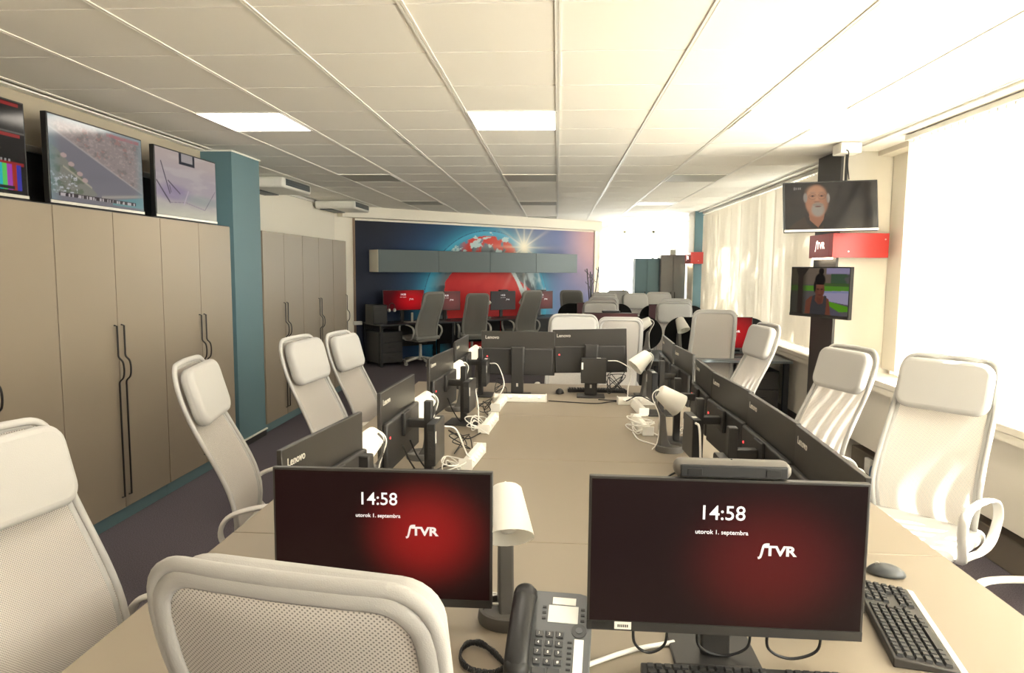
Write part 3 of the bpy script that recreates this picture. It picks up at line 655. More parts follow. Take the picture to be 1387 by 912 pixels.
# ------------------------------------------------------------------ air units under the ceiling
def aircon(label, x1, y0, y1):
    o = thing('air_unit', label, 'air conditioner', (x1, y0, CEIL))
    w_ = y1-y0; d = .62
    MB().bx(-d, 0, 0, w_, -.125, -.004).build('body', M_white, o, bevel=.035, seg=4)
    MB().bx(-.05, .004, .06, w_-.06, -.098, -.02).build('side_grille', M_vent, o, bevel=.01)
    for k in range(3): MB().bx(.002, .007, .08, w_-.08, -.088+k*.024, -.083+k*.024).build('grille_slat', M_dark, o)
    MB().bx(-d+.05, -d+.24, .10, w_-.08, -.137, -.12).build('bottom_louvre', M_vent, o, bevel=.008)
    return o
aircon('white ceiling air unit nearer the teal column', -3.05, 7.62, 8.5)
aircon('white ceiling air unit farther back, by the mural corner', -3.06, 10.35, 11.2)

# ------------------------------------------------------------------ office chairs
ZP = np.array([.40, .50, .60, .70, .82, .95, 1.08, 1.18, 1.26]); XP = np.array([-.235, -.205, -.198, -.215, -.265, -.33, -.388, -.415, -.425])
PF = np.polyfit(ZP, XP, 5)
def prof(z): return float(np.polyval(PF, z))
def halfw(z, inset=0):
    zt, zb, r, rb = 1.26-inset, .42+inset, .075-inset*.6, .05
    w_ = float(np.interp(z, [.42, .62, .9, 1.26], [.225, .245, .235, .222])) - inset
    if z > zt-r: w_ = w_-r+math.sqrt(max(0, r*r-(z-(zt-r))**2))
    if z < zb+rb: w_ = w_-rb+math.sqrt(max(0, rb*rb-(zb+rb-z)**2))
    return w_
def bsurf(y, z): return Vector((prof(z)+.030*(y/.24)**2, y, z))
def chair_proto(kind):
    fab, msh, frm = {'pale': (M_fabric, M_mesh, M_frame), 'grey': (M_gfabric, M_gmesh, M_gframe)}[kind]
    o = thing('office_chair', 'x', 'chair')
    # woven back
    b = MB(); nr, nc = 30, 10; v = []
    zs = list(np.linspace(.445, 1.17, 22)) + [1.17+.073*math.sin(R(90)*k/8) for k in range(1, 9)]
    for z in zs:
        hw = halfw(z, .016)
        for k in range(nc+1): v.append(bsurf((k/nc*2-1)*hw, z))
    b.add(v, [(i*(nc+1)+k, i*(nc+1)+k+1, (i+1)*(nc+1)+k+1, (i+1)*(nc+1)+k) for i in range(len(zs)-1) for k in range(nc)])
    b.build('back_mesh', msh, o, smooth=True, auto=False)
    # hemmed frame around it
    side = [(halfw(z, .014), z) for z in np.linspace(.50, 1.16, 16)]
    arc = []
    for k in range(1, 8):
        t = R(90)*k/7; cw = .222-.014-.065; arc.append((cw+.065*math.cos(t)*1.0, 1.181+.065*math.sin(t)))
    half = side + arc; bot = []
    for k in range(5): t = R(90)*(4-k)/4; bot.append((halfw(.5, .014)-.05+.05*math.cos(t), .484-.05*math.sin(t)))
    half = bot + half
    loop = [bsurf(y, z) for y, z in half] + [bsurf(y, z) for y, z in ((.09, 1.247), (0, 1.248), (-.09, 1.247))] + [bsurf(-y, z) for y, z in reversed(half)] + [bsurf(y, .434) for y in (-.1, 0, .1)]
    MB().tube(loop, .010, .012, 10, closed=True, ref=(1, 0, 0)).build('back_frame', fab, o, smooth=True, auto=False)
    hl = []
    for p in loop:
        k_ = (abs(p.y)-.016)/max(abs(p.y), 1e-6) if abs(p.y) > .1 else 1.0
        zz = p.z-.016*sm(1.16, 1.22, p.z)+.02*(1-sm(.43, .5, p.z)); q = bsurf(p.y*k_, float(zz)); q.x -= .005; hl.append(q)
    MB().tube(hl, .0060, .015, 8, closed=True, ref=(1, 0, 0)).build('back_hem', fab, o, smooth=True, auto=False)
    # head cushion
    b = MB(); zc = 1.115; ang = math.atan2(prof(1.22)-prof(1.02), .20)
    m = Matrix.Rotation(ang, 3, 'Y')
    rr = .062; RP = [(sx*(.205-rr)+rr*math.cos(R(t)), sz*(.125-rr)+rr*math.sin(R(t))) for sx, sz, t0 in ((1,1,0),(-1,1,90),(-1,-1,180),(1,-1,270)) for t in range(t0, t0+91, 15)]
    m4 = Matrix.Translation((prof(zc)+.066, 0, zc)) @ m.to_4x4() @ Matrix(((0,0,1,0),(1,0,0,0),(0,1,0,0),(0,0,0,1)))
    b.prism(RP, -.028, .028, m4)
    hc = b.build('headrest', fab, o, bevel=.022, seg=4)
    MB().obx((prof(zc)+.026, 0, zc-.0), .028, .16, .15, m).build('headrest_strap', fab, hc, bevel=.005)
    # seat
    b = MB().bx(-.24, .27, -.255, .255, .435, .50); b.build('seat', fab, o, bevel=.032, seg=4)
    MB().bx(-.20, .20, -.19, .19, .405, .436).build('seat_pan', frm, o, bevel=.01)
    for s in (-1, 1):
        P = spline([(.02, s*.245, .425), (-.13, s*.285, .455), (-.215, s*.295, .56), (-.19, s*.295, .645), (-.08, s*.295, .682), (.08, s*.295, .690), (.17, s*.295, .672), (.19, s*.292, .60), (.15, s*.285, .48), (.06, s*.245, .425)], 6)
        MB().tube(P, .021, .010, 8, ref=(0, 1, 0)).build('armrest', frm, o, smooth=True, auto=False)
    MB().bx(-.10, .10, -.07, .07, .36, .406).build('tilt_mechanism', M_dark, o, bevel=.01)
    MB().tube([(.0, .07, .385), (.0, .22, .38)], .006, n=6).build('lever', M_dark, o)
    MB().cyl((0,0,.10), (0,0,.36), .028, .022).build('gas_column', frm, o, smooth=True)
    MB().cyl((0,0,.075), (0,0,.135), .045, .038).build('hub', frm, o, smooth=True)
    for k in range(5):
        a = R(72*k+20); c, s = math.cos(a), math.sin(a)
        lg = MB().tube([(c*.03, s*.03, .115), (c*.16, s*.16, .10), (c*.31, s*.31, .072)], .022, .013, 8, ref=(0, 0, 1)).build('leg', frm, o, smooth=True, auto=False)
        MB().cyl((c*.31-s*.022, s*.31+c*.022, .028), (c*.31+s*.022, s*.31-c*.022, .028), .028, n=14).build('caster', M_white if kind == 'pale' else M_gframe, lg, smooth=True)
    return o
PROTO = {}
def chair(kind, label, top, deg, group, scale=1.0, zs=None, ys=1.0):
    """top: x,y of the middle of the back's upper edge; deg: heading the sitter looks"""
    if kind not in PROTO: PROTO[kind] = o = chair_proto(kind)
    else: o = copy_tree(PROTO[kind])
    a = R(deg); o.location = (top[0]+.42*scale*math.cos(a), top[1]+.42*scale*math.sin(a), 0)
    o.rotation_euler = (0, 0, a); o.scale = (scale, scale*ys, zs or scale)
    tag(o, label, 'chair', group); return o
GT = 'pale chairs around the long table'
chair('pale', 'pale mesh chair at the left photo edge, cut off by it', (-1.55, 1.72), -10, GT, .97)
chair('pale', 'pale mesh chair alone in front of the tall wardrobe handles', (-1.60, 2.86), 12, GT)
chair('pale', 'pale chair in front of the teal column, nearer of the adjacent pair', (-1.52, 3.90), -6, GT)
chair('pale', 'pale chair on the left, farther of the adjacent pair by the rear wardrobes', (-1.50, 4.60), -6, GT, .97)
chair('pale', 'pale mesh chair with its back to the viewer, in the foreground', (-.372, .872), 80, GT, 1.0, .995, 1.05)
chair('pale', 'large sunlit mesh chair nearest the right window parapet', (1.92, 3.46), 222, GT)
chair('pale', 'sunlit mesh chair right of the dark pillar cladding', (1.735, 4.12), 198, GT, .975)
chair('pale', 'sunlit mesh chair left of the dark pillar cladding', (1.63, 5.38), 188, GT)
chair('pale', 'chair at the lower right photo edge, mostly outside the picture', (1.98, 2.05), 184, GT, .94)
chair('pale', 'bright chair facing the viewer at the far end of the long table', (.15, 6.18), 268, GT, 1.0)
GR = 'pale chairs at the rear desks'
chair('pale', 'chair seen from behind, right of the bright end-of-table chair', (.60, 6.50), 92, GR, .965)
chair('pale', 'broad chair seen from behind, left of the red monitor by the window', (1.60, 7.10), 86, GR, 1.0)
chair('pale', 'chair facing the viewer behind the first rear monitor with a bar', (.545, 8.7), 262, GR, 1.0)
chair('pale', 'chair with headrest facing the viewer, right of the black rounded screens', (1.46, 8.75), 264, GR, 1.0)
chair('pale', 'chair seen from behind, second row of rear desks on the left', (.68, 10.15), 90, GR, 1.0)
chair('pale', 'chair seen from behind, second row of rear desks by the grey cabinet', (1.66, 9.75), 92, GR, 1.0)
chair('pale', 'chair facing the viewer farthest back, below the coat stand', (.82, 12.1), 268, GR, 1.0)
chair('pale', 'backlit chair in front of the teal cabinet, right one of two', (1.80, 12.42), 262, GR, 1.0)
chair('pale', 'backlit chair in front of the teal cabinet, left one of two', (1.30, 11.75), 275, GR, 1.0)
chair('pale', 'far chair with light passing under its headrest, left of the teal cabinet', (1.17, 13.3), 250, GR, 1.0)

# ------------------------------------------------------------------ long table
TZ = .74
XL, XR = -1.11, 1.267
t = thing('conference_table', 'long taupe laminate table with screens along both sides', 'table', (0, 0, 0))
ys = [1.04, 2.25, 3.257, 4.26, 5.47]
for a, b in zip(ys[:-1], ys[1:]):
    MB().bx(XL, XR, a+.0015, b-.0015, TZ-.025, TZ).build('tabletop', M_table, t, bevel=.002, seg=1)
for a in (1.2, 3.25, 5.3):
    for x in (XL+.55, XR-.55):
        MB().bx(x-.03, x+.03, a-.03, a+.03, 0, TZ-.026).build('leg', M_dark, t, bevel=.003)
    MB().bx(XL+.58, XR-.58, a-.02, a+.02, TZ-.075, TZ-.027).build('cross_rail', M_dark, t)

# ------------------------------------------------------------------ monitors
def uvscreen(x0, x1, z0, z1, y):
    me = bpy.data.meshes.new('screen'); me.from_pydata([(x0,y,z0),(x1,y,z0),(x1,y,z1),(x0,y,z1)], [], [(0,1,2,3)]); me.update()
    uv = me.uv_layers.new(name='UVMap')
    for i, c in enumerate([(0,0),(1,0),(1,1),(0,1)]): uv.data[i].uv = c
    return me
def monitor(label, loc, rz, w_, h_, ztop, smat, content=True, pc=False, stand='plain', group=None, chin=.022, logo=True, base_z=TZ, tilt=0, txt=None, led=True, bar=False, roll=0):
    """screen looks to local -Y; origin on the desk under the panel"""
    o = thing('monitor', label, 'monitor', (loc[0], loc[1], base_z), rz, group)
    zt = ztop-base_z; zb = zt-h_; zm = zb+h_*.48
    pn = MB().bx(-w_/2, w_/2, 0, .016, zb, zt).build('panel', M_darkg, o, bevel=.002)
    if roll: pn.rotation_euler = (0, roll, 0)
    d = lambda q: (setattr(q, 'rotation_euler', (0, roll, 0)), q)[1] if roll else q
    sz0, sz1, sx = zb+chin, zt-.006, w_/2-.006
    s_ = link('screen', uvscreen(-sx, sx, sz0, sz1, -.0012), smat, o); d(s_)
    if chin > .01: d(MB().bx(-w_/2+.001, w_/2-.001, -.002, 0, zb+.001, zb+chin-.0015).build('chin_bezel', M_dark, o))
    d(MB().bx(-w_*.5+.012, w_*.5-.012, .016, .040, zb+.004, zb+h_*.62).build('back_housing', M_dark, o, bevel=.008))
    if logo: text('maker_lettering', 'Lenovo', .034, M_logo, pn, (w_/2-.028, .0165, zt-.045), (R(90), 0, R(180)), .012, 'LEFT')
    if led: MB().bx(w_/2-.050, w_/2-.042, .040, .0415, zb+h_*.42, zb+h_*.42+.008).build('indicator', M_led, pn)
    if content:
        tm = txt or M_text; H = sz1-sz0; W = 2*sx
        text('clock_digits', '14:58', H*.140, tm, s_, (-sx+W*.482, -.0022, sz0+H*.785), (R(90), 0, 0), .004)
        text('date_lettering', 'utorok 1. septembra', H*.042, tm, s_, (-sx+W*.482, -.0022, sz0+H*.655), (R(90), 0, 0), .004)
        stvr(s_, H*.076, M_textdim, (-sx+W*.685, -.0022, sz0+H*.535), (R(90), 0, 0))
    if stand == 'plain':
        MB().bx(-.05, .05, .040, .060, zm-.06, zm+.06).build('mount_plate', M_dark, o, bevel=.004)
        MB().bx(-.034 if w_ > .55 else -.045, .034 if w_ > .55 else .045, .060, .085, .010, zm+.06).build('stand_column', M_dark, o, bevel=.006)
        MB().bx(-.10, .10, .02, .17, 0, .010).build('stand_base', M_dark, o, bevel=.004)
        MB().bx(-.007, .007, .085, .0862, .06, .085).build('cable_slot', M_steel, o, bevel=.0015) if w_ < .55 else None
    else:
        MB().bx(-.05, .05, .040, .056, zm-.05, zm+.05).build('mount_plate', M_dark, o, bevel=.004)
        MB().bx(-.02, .02, .056, .135, zm-.018, zm+.018).build('mount_arm', M_dark, o, bevel=.004)
        MB().bx(-.02, .02, .130, .165, .010, zm+.10).build('stand_column', M_dark, o, bevel=.004)
        MB().bx(-.09, .09, .05, .24, 0, .010).build('stand_base', M_dark, o, bevel=.004)
    if bar:
        q = MB().bx(-.10, .10, -.03, .04, zt, zt+.026).build('camera_bar', M_black, o, bevel=.010, seg=3)
    return o
def mini_pc(label, loc, rz, z, group='small computers clipped behind the monitors'):
    """thin box standing on edge, broad face +Y local"""
    o = thing('mini_computer', label, 'computer', (loc[0], loc[1], z), rz, group)
    MB().bx(-.09, .09, -.018, .018, 0, .182).build('case', M_black, o, bevel=.003)
    MB().bx(-.088, .088, .018, .020, .004, .178).build('cover', M_darkg, o, bevel=.001)
    MB().bx(.086, .0915, -.012, .012, .03, .15).build('port_panel', M_dark, o)
    for k in range(4): MB().bx(.0915, .0925, -.008, .004, .048+k*.028, .055+k*.028).build('port', M_key, o)
    MB().bx(.075, .088, .0195, .0208, .10, .15).build('sticker', M_paper, o)
    MB().bx(-.05, -.02, -.01, .01, .182, .1828).build('top_sticker', M_paper, o)
    return o
GM = 'monitors around the long table'
monitor('red lock-screen monitor left of the desk phone and white lamp', (-.43, 1.655), R(0.5), .556, .352, 1.157, M_scrA, logo=False, led=False, group=GM)
mm = monitor('widest front monitor with speaker bar, right of the desk phone', (.385, 1.52), R(-.6), .612, .362, 1.197, M_scrB, logo=False, led=False, group=GM, chin=.024)
MB().bx(-.295, -.245, -.0032, -.0022, .1002, .1175).build('maker_badge', M_black, mm); MB().bx(-.243, -.205, -.0036, -.0024, .1002, .1175).build('asset_sticker', M_paper, mm)
for k in range(6): MB().bx(-.236+k*.0042, -.2332+k*.0042, -.0040, -.0034, .105, .1115).build('sticker_print', M_dark, mm)
LROW = [('back of the leftmost near monitor, just behind the red front screen', (-.735, 2.10), -98, .54, .335, 1.150), ('back of the second left-row monitor, standing between two lamps', (-.700, 2.95), -93, .53, .335, 1.155),
        ('back of the third left-row monitor from the viewer', (-.690, 4.03), -96, .53, .335, 1.155), ('back of the farthest left-row monitor', (-.690, 4.92), -92, .54, .335, 1.155)]
for lb, p, a, w_, h_, zt in LROW: monitor(lb, p, R(a), w_, h_, zt, M_scrB, content=False, stand='arm', group=GM)
RROW = [('back of the right-row monitor nearest the viewer, behind the widest front screen', (.785, 1.98), 87, .585, .345, 1.160), ('back of the second right-row monitor from the viewer', (.805, 2.568), 90, .575, .345, 1.160),
        ('back of the third right-row monitor from the viewer', (.800, 3.145), 93, .57, .345, 1.160), ('back of the fourth right-row monitor, past the double lamp cables', (.795, 3.68), 88, .49, .335, 1.160),
        ('back of the fifth right-row monitor, nearer of the far pair', (.818, 4.41), 93, .49, .33, 1.155), ('back of the farthest right-row monitor', (.812, 5.0), 88, .60, .34, 1.160)]
for lb, p, a, w_, h_, zt in RROW: monitor(lb, p, R(a), w_, h_, zt, M_scrB, content=False, stand='arm', group=GM)
monitor('back of the left one of two monitors at the table end', (-.281, 5.05), R(180), .54, .322, 1.197, M_scrB, content=False, group=GM)
monitor('back of the right one of two monitors at the table end', (.256, 5.05), R(178), .535, .32, 1.222, M_scrB, content=False, group=GM, roll=R(2))
# computers
mini_pc('small black computer behind the second left-row monitor', (-.515, 2.90), R(-93), TZ+.085)
mini_pc('small black computer behind the third left-row monitor', (-.505, 3.98), R(-96), TZ+.085)
mini_pc('small black computer behind the farthest left-row monitor', (-.505, 4.88), R(-92), TZ+.085)
mini_pc('small black computer with white cable, behind the third right-row monitor', (.615, 3.10), R(93), TZ+.085)
mini_pc('small black computer low behind the second right-row monitor', (.615, 2.50), R(90), TZ+.055)
mini_pc('small black computer behind the fifth right-row monitor', (.62, 4.45), R(93), TZ+.085)
mini_pc('small black computer behind the farthest right-row monitor', (.62, 5.05), R(88), TZ+.085)
mini_pc('small black computer facing the viewer on the right table-end monitor', (.27, 4.945), R(180), TZ+.10)

# ------------------------------------------------------------------ lamps
def lamp(label, loc, deg, lit=False, z=TZ, s=1.0, pitchdeg=38):
    """shade opening looks towards local +X and down"""
    o = thing('desk_lamp', label, 'lamp', (loc[0], loc[1], z), R(deg), 'white shaded desk lamps'); o.scale = (s, s, s)
    MB().lathe([(0, .0), (.072, .0), (.074, .006), (.070, .030), (.064, .033), (.060, .018), (0, .016)], 28, (.03, 0, 0)).build('base', M_lampbase, o, smooth=True)
    b = MB(); P = [(-.028, .0), (.050, .0), (.016, .06), (.006, .12), (.000, .185), (-.012, .205), (-.026, .195), (-.030, .12)]
    m = Matrix.Rotation(R(90), 4, 'X')
    b.prism(P, -.020, .020, m); b.build('stem', M_lampbase, o, bevel=.006, seg=2)
    a = R(90+pitchdeg)          # axis from cap towards opening, in x-z plane
    ax = Vector((math.cos(R(-pitchdeg-15)), 0, math.sin(R(-pitchdeg-15))))
    ctr = Vector((.02, 0, .275)); m3 = ax.to_track_quat('Z', 'Y').to_matrix()
    prof_ = [(0, -.066), (.034, -.066), (.040, -.060), (.062, .066), (.060, .066), (.037, -.056), (0, -.060)]
    sh = MB(); n = 48; v = []; f = []
    for i, (r, zz) in enumerate(prof_):
        for k in range(n):
            rr = r*(1+(.012 if (k % 2 == 0 and 2 <= i <= 3) else 0)); t = 2*math.pi*k/n; v.append(ctr + m3 @ Vector((rr*math.cos(t), rr*math.sin(t), zz)))
    for i in range(len(prof_)-1):
        for k in range(n): f.append((i*n+k, i*n+(k+1) % n, (i+1)*n+(k+1) % n, (i+1)*n+k))
    shade = sh.add(v, f).build('shade', M_shade, o, smooth=True)
    MB().lathe([(0, -.030), (.018, -.026), (.028, -.006), (.028, .008), (.020, .024), (.013, .034), (.013, .055), (0, .056)], 18, ctr + ax*.025, m3 @ Matrix.Rotation(math.pi, 3, 'X')).build('bulb', M_bulbon if lit else M_bulb, shade, smooth=True)
    cap = ctr-ax*.066
    MB().tube(spline([(-.018, 0, .195), (-.046, 0, .245), (-.046, 0, .30), cap-ax*.002], 6), .0055, n=8).build('neck', M_lampbase, o, smooth=True)
    MB().tube(spline([cap, cap-ax*.010+Vector((-.004, 0, .002)), cap+Vector((-.035, 0, -.03)), Vector((-.03, 0, .18)), Vector((-.036, 0, .05)), Vector((-.06, .01, .004))], 6), .003, n=6).build('cord', M_cablw, o, smooth=True)
    return o
lamp('white shaded lamp beside the red front monitor, left of the phone', (-.125, 1.765), -80, False, s=1.04, pitchdeg=34)
lamp('white shaded lamp on the right, nearest the camera bar', (.555, 3.49), 8, False, s=.98, pitchdeg=20)
lamp('white shaded lamp on the right, by the table-end monitors', (.61, 4.80), 200, False, s=1.05, pitchdeg=25)
lamp('glowing lamp behind the leftmost near monitor back', (-.68, 2.47), 175, True, s=.95, pitchdeg=30)
lamp('glowing lamp beside the second left-row monitor', (-.62, 3.24), 175, True, s=.95, pitchdeg=30)
lamp('glowing lamp beside the third left-row monitor', (-.62, 4.38), 175, True, s=.95, pitchdeg=30)
lamp('glowing lamp beside the farthest left-row monitor', (-.62, 5.26), 175, True, s=.95, pitchdeg=30)

# ------------------------------------------------------------------ power strips and cables on the table
def strip(label, loc, deg, L_=.32, holes=5):
    o = thing('power_strip', label, 'power strip', (loc[0], loc[1], TZ), R(deg), 'white power strips on the long table')
    MB().prism([(-.03, 0), (.03, 0), (.03, .026), (.012, .05), (-.012, .05), (-.03, .026)], -L_/2, L_/2, Matrix.Rotation(R(90), 4, 'Z') @ Matrix.Rotation(R(90), 4, 'X')).build('housing', M_white, o, bevel=.003)
    for k in range(holes):
        x = -L_/2+.045+k*(L_-.09)/(holes-1)
        MB().cyl((x, -.018, .030), (x, -.0245, .0375), .014, n=14).build('socket', M_paper, o)
    for e in (-1, 1): MB().bx(e*L_/2-.004, e*L_/2+.004, -.032, .032, 0, .052).build('end_cap', M_white, o, bevel=.002)
    return o
strip('white power strip lying crosswise at the far left of the table', (-.245, 4.72), 0, .36)
strip('white power strip lying lengthwise at the left, touching the crosswise one', (-.375, 4.53), 86, .34)
strip('white power strip lengthwise at the left with a cable tangle', (-.385, 3.93), 86, .34)
strip('white power strip lengthwise on the near left, half hidden by the red screen', (-.39, 3.21), 84, .30)
strip('white power strip crosswise below the right far lamp', (.575, 4.70), 4, .30)
strip('white power strip lengthwise at the right, touching the crosswise one', (.545, 4.47), 94, .30)
strip('white power strip lengthwise at the right under a knot of cables', (.50, 3.97), 95, .34)
def cable(label, pts, r=.0035, m=None, n=8, name='cable'):
    o = MB().tube(spline(pts, n), r, n=6).build(name, m or M_cabl, smooth=True, auto=False)
    return tag(o, label, 'cable', 'cables on the long table')
z = TZ+.004
def tangle(label, c, rx, ry, h, k, m, r=.0032, seed=1):
    rs = random.Random(seed); P = []
    for i in range(k):
        a = i*2.1+rs.uniform(-.4, .4); q = rs.uniform(.45, 1)
        P.append((c[0]+rx*q*math.cos(a), c[1]+ry*q*math.sin(a), TZ+r+rs.uniform(0.002, h)))
    P.append((c[0]+rx*1.3, c[1]-ry, z)); return cable(label, P, r, m, 7)
tangle('tangle of white cable around the left power strip', (-.455, 3.86), .07, .13, .07, 15, M_cablw, seed=2)
tangle('knot of white cable around the right power strip', (.475, 3.88), .085, .13, .08, 17, M_cablw, seed=5)
tangle('loose white cables behind the red front monitor', (-.47, 3.05), .07, .12, .06, 11, M_cablw, seed=9)
tangle('black cable bundle beside the second left-row computer', (-.47, 3.35), .06, .10, .10, 10, M_cabl, .0028, 11)
tangle('black cable bundle beside the third left-row computer', (-.44, 4.22), .05, .10, .12, 11, M_cabl, .0028, 12)
tangle('black cable coil hanging beside the table-end computer', (.42, 4.97), .09, .03, .19, 14, M_cabl, .003, 13)
tangle('black cable bundle beside the farthest left-row computer', (-.42, 5.02), .05, .08, .11, 10, M_cabl, .0028, 14)
tangle('white cable heap behind the fourth right-row monitor', (.70, 3.72), .05, .10, .10, 10, M_cablw, .003, 15)
tangle('black cable coil at the foot of the third right-row computer', (.56, 3.02), .03, .06, .07, 9, M_cabl, .0028, 16)
tangle('white cables under the corner of the red front monitor', (-.16, 1.78), .06, .05, .03, 8, M_cablw, .0035, 17)
cable('white cable arching from the second left-row computer to its strip', [(-.49, 2.98, TZ+.22), (-.44, 3.0, TZ+.20), (-.40, 3.05, TZ+.08), (-.385, 3.08, TZ+.056)], .004, M_cablw)
cable('white cable dropping from the third left-row computer', [(-.48, 4.06, TZ+.20), (-.455, 4.0, TZ+.10), (-.44, 3.9, TZ+.02), (-.40, 3.80, z)], .004, M_cablw)
cable('white cable arching from the farthest left computer down to the table', [(-.48, 4.95, TZ+.23), (-.42, 4.93, TZ+.22), (-.37, 4.88, TZ+.10), (-.395, 4.80, TZ+.02)], .004, M_cablw)
cable('white cable from the table-end computer over to the right lamp', [(.37, 4.94, TZ+.265), (.45, 4.93, TZ+.26), (.53, 4.90, TZ+.20), (.51, 4.86, TZ+.08), (.50, 4.78, TZ+.03)], .004, M_cablw)
cable('pair of black cables running across the table end', [(-.05, 4.74, z), (.12, 4.70, z), (.28, 4.68, z), (.40, 4.76, z), (.50, 4.74, z)], .004, M_cabl)
cable('black cable curving over the right power strips', [(.30, 4.82, z), (.42, 4.80, z), (.48, 4.66, TZ+.03), (.56, 4.62, TZ+.075), (.66, 4.60, TZ+.03), (.70, 4.66, z)], .004, M_cabl)
cable('white cable curving on the table below the right lamp', [(.43, 3.79, TZ+.02), (.45, 3.70, z), (.50, 3.62, z), (.55, 3.56, z)], .004, M_cablw)
cable('white cable standing up by the third right-row computer', [(.61, 3.0, TZ+.255), (.62, 2.97, TZ+.24), (.625, 2.95, TZ+.12), (.62, 2.93, z)], .005, M_cablw)
cable('black cable looping beside the camera bar', [(.66, 3.26, z), (.58, 3.14, z), (.50, 3.02, z), (.47, 2.86, z), (.53, 2.70, z), (.60, 2.66, z)], .0045, M_cabl)
cable('black cable from the third left-row stand across the table', [(-.60, 3.80, z), (-.48, 3.62, z), (-.42, 3.74, z), (-.40, 3.86, z)], .0035, M_cabl)
cable('pale thick cable from the phone to the widest monitor', [(.05, 1.50, z+.003), (.12, 1.55, z+.003), (.20, 1.60, z+.003), (.30, 1.64, z+.003)], .006, M_cablw)
for k, (a, b) in enumerate([(.19, .27), (.34, .46), (.50, .62)]):
    cable(['left', 'middle', 'right'][k]+' black cable loop hanging under the widest front monitor', [(a, 1.565, TZ+.10), (a+.005, 1.57, TZ+.04), ((a+b)/2, 1.58, TZ+.012), (b-.005, 1.57, TZ+.04), (b, 1.565, TZ+.10)], .0035, M_cabl)
for k, (x, y) in enumerate([(-.62, 2.86), (-.61, 2.96), (-.60, 3.95)]):
    cable(['nearer thin black cable under the second left-row monitor', 'farther thin black cable under the second left-row monitor', 'thin black cable under the third left-row monitor'][k], [(x-.03, y, TZ+.16), (x, y+.02, TZ+.08), (x+.05, y+.06, z), (x+.12, y+.18, z)], .004, M_cabl)

# ------------------------------------------------------------------ camera bar, keyboards, mice, phone
o = thing('speaker_bar', 'dark speaker bar with cameras resting on the widest front monitor', 'speaker', (.395, 1.535, 1.1975), R(-.6))
MB().bx(-.128, .128, -.022, .030, 0, .040).build('body', mat('bar_top', (.13, .118, .10), .5), o, bevel=.019, seg=5)
MB().bx(-.116, .116, -.0245, -.016, .006, .033).build('front_grille', mat('bar_front', (.016, .017, .018), .6), o, bevel=.003)
for x in (-.085, .085): MB().bx(x-.016, x+.016, -.0262, -.024, .011, .026).build('lens_window', M_black, o, bevel=.0008)
MB().cyl((0, .005, .040), (0, .005, .0415), .0025, n=10).build('button', M_black, o)

key_me = {}
def keyboard(label, loc, deg, base, wd=.445, dp=.135, edge=None):
    o = thing('keyboard', label, 'keyboard', (loc[0], loc[1], TZ), R(deg), None)
    MB().prism([(-dp/2, 0), (dp/2, 0), (dp/2, .024), (-dp/2, .010)], -wd/2, wd/2, Matrix.Rotation(R(90), 4, 'Z') @ Matrix.Rotation(R(90), 4, 'X')).build('base', base, o, bevel=.003)
    if edge: MB().prism([(-dp/2-.022, 0), (-dp/2, 0), (-dp/2, .0105), (-dp/2-.018, .006)], -wd/2, wd/2, Matrix.Rotation(R(90), 4, 'Z') @ Matrix.Rotation(R(90), 4, 'X')).build('palm_edge', edge, o, bevel=.002)
    tilt = math.atan2(.014, dp); rows = 6; kp = (dp-.016)/rows
    def kk(wk):
        if wk not in key_me:
            me = MB().add([(-wk/2,-.0082,0),(wk/2,-.0082,0),(wk/2,.0082,0),(-wk/2,.0082,0),(-wk/2+.002,-.006,.007),(wk/2-.002,-.006,.007),(wk/2-.002,.006,.007),(-wk/2+.002,.006,.007)],
                          [(4,5,6,7),(0,1,5,4),(1,2,6,5),(2,3,7,6),(3,0,4,7)]).mesh('key'); me.materials.append(M_key); key_me[wk] = me
        return key_me[wk]
    for r in range(rows):
        y = -dp/2+.010+kp*(r+.5); zz = .010+.014*(y+dp/2)/dp; x = -wd/2+.012
        pat = {0: [.022, .018, .018, .108, .018, .018, .022], 5: [.0162]*14}.get(r, [.0162+.005*((r+k) % 2 == 0 and k in (0, 13)) for k in range(14)])
        tot = 0
        for wk in pat:
            link('key', kk(wk), None, o, loc=(x+wk/2, y, zz), rot=(tilt, 0, 0)); x += wk+.0030
            if x > -wd/2+.30: break
        for k in range(3): link('key', kk(.0162), None, o, loc=(wd/2-.118+k*.019, y, zz), rot=(tilt, 0, 0)) if r not in (2,) else None
        for k in range(3): link('key', kk(.0162), None, o, loc=(wd/2-.055+k*.019, y, zz), rot=(tilt, 0, 0))
    return o
keyboard('black keyboard at the bottom edge below the widest front monitor', (.425, 1.448), -.6, M_black)
keyboard('keyboard with pale palm edge lying at the right of the front monitors', (.905, 1.78), 79, M_dark, .43, .14, M_silver)
keyboard('black keyboard at the far table end behind the small computer', (.31, 5.18), 180, M_black, .44)
def mouse(label, loc, deg, m):
    o = thing('computer_mouse', label, 'mouse', (loc[0], loc[1], TZ), R(deg))
    b = MB(); n = 12; rows = 7; v = []; f = []
    for i in range(rows):
        t = i/(rows-1); ph = t*R(90)
        for k in range(n):
            a = 2*math.pi*k/n; v.append((.055*math.cos(a)*math.cos(ph*.98), .031*math.sin(a)*math.cos(ph*.98), .004+.032*math.sin(ph)))
    for i in range(rows-1):
        for k in range(n): f.append((i*n+k, i*n+(k+1) % n, (i+1)*n+(k+1) % n, (i+1)*n+k))
    f.append(tuple(range(n-1, -1, -1))); f.append(tuple((rows-1)*n+k for k in range(n)))
    b.add(v, f).build('shell', m, o, smooth=True, auto=False)
    MB().cyl((.024, -.004, .031), (.024, .004, .031), .007, n=12).build('wheel', M_steel, o)
    return o
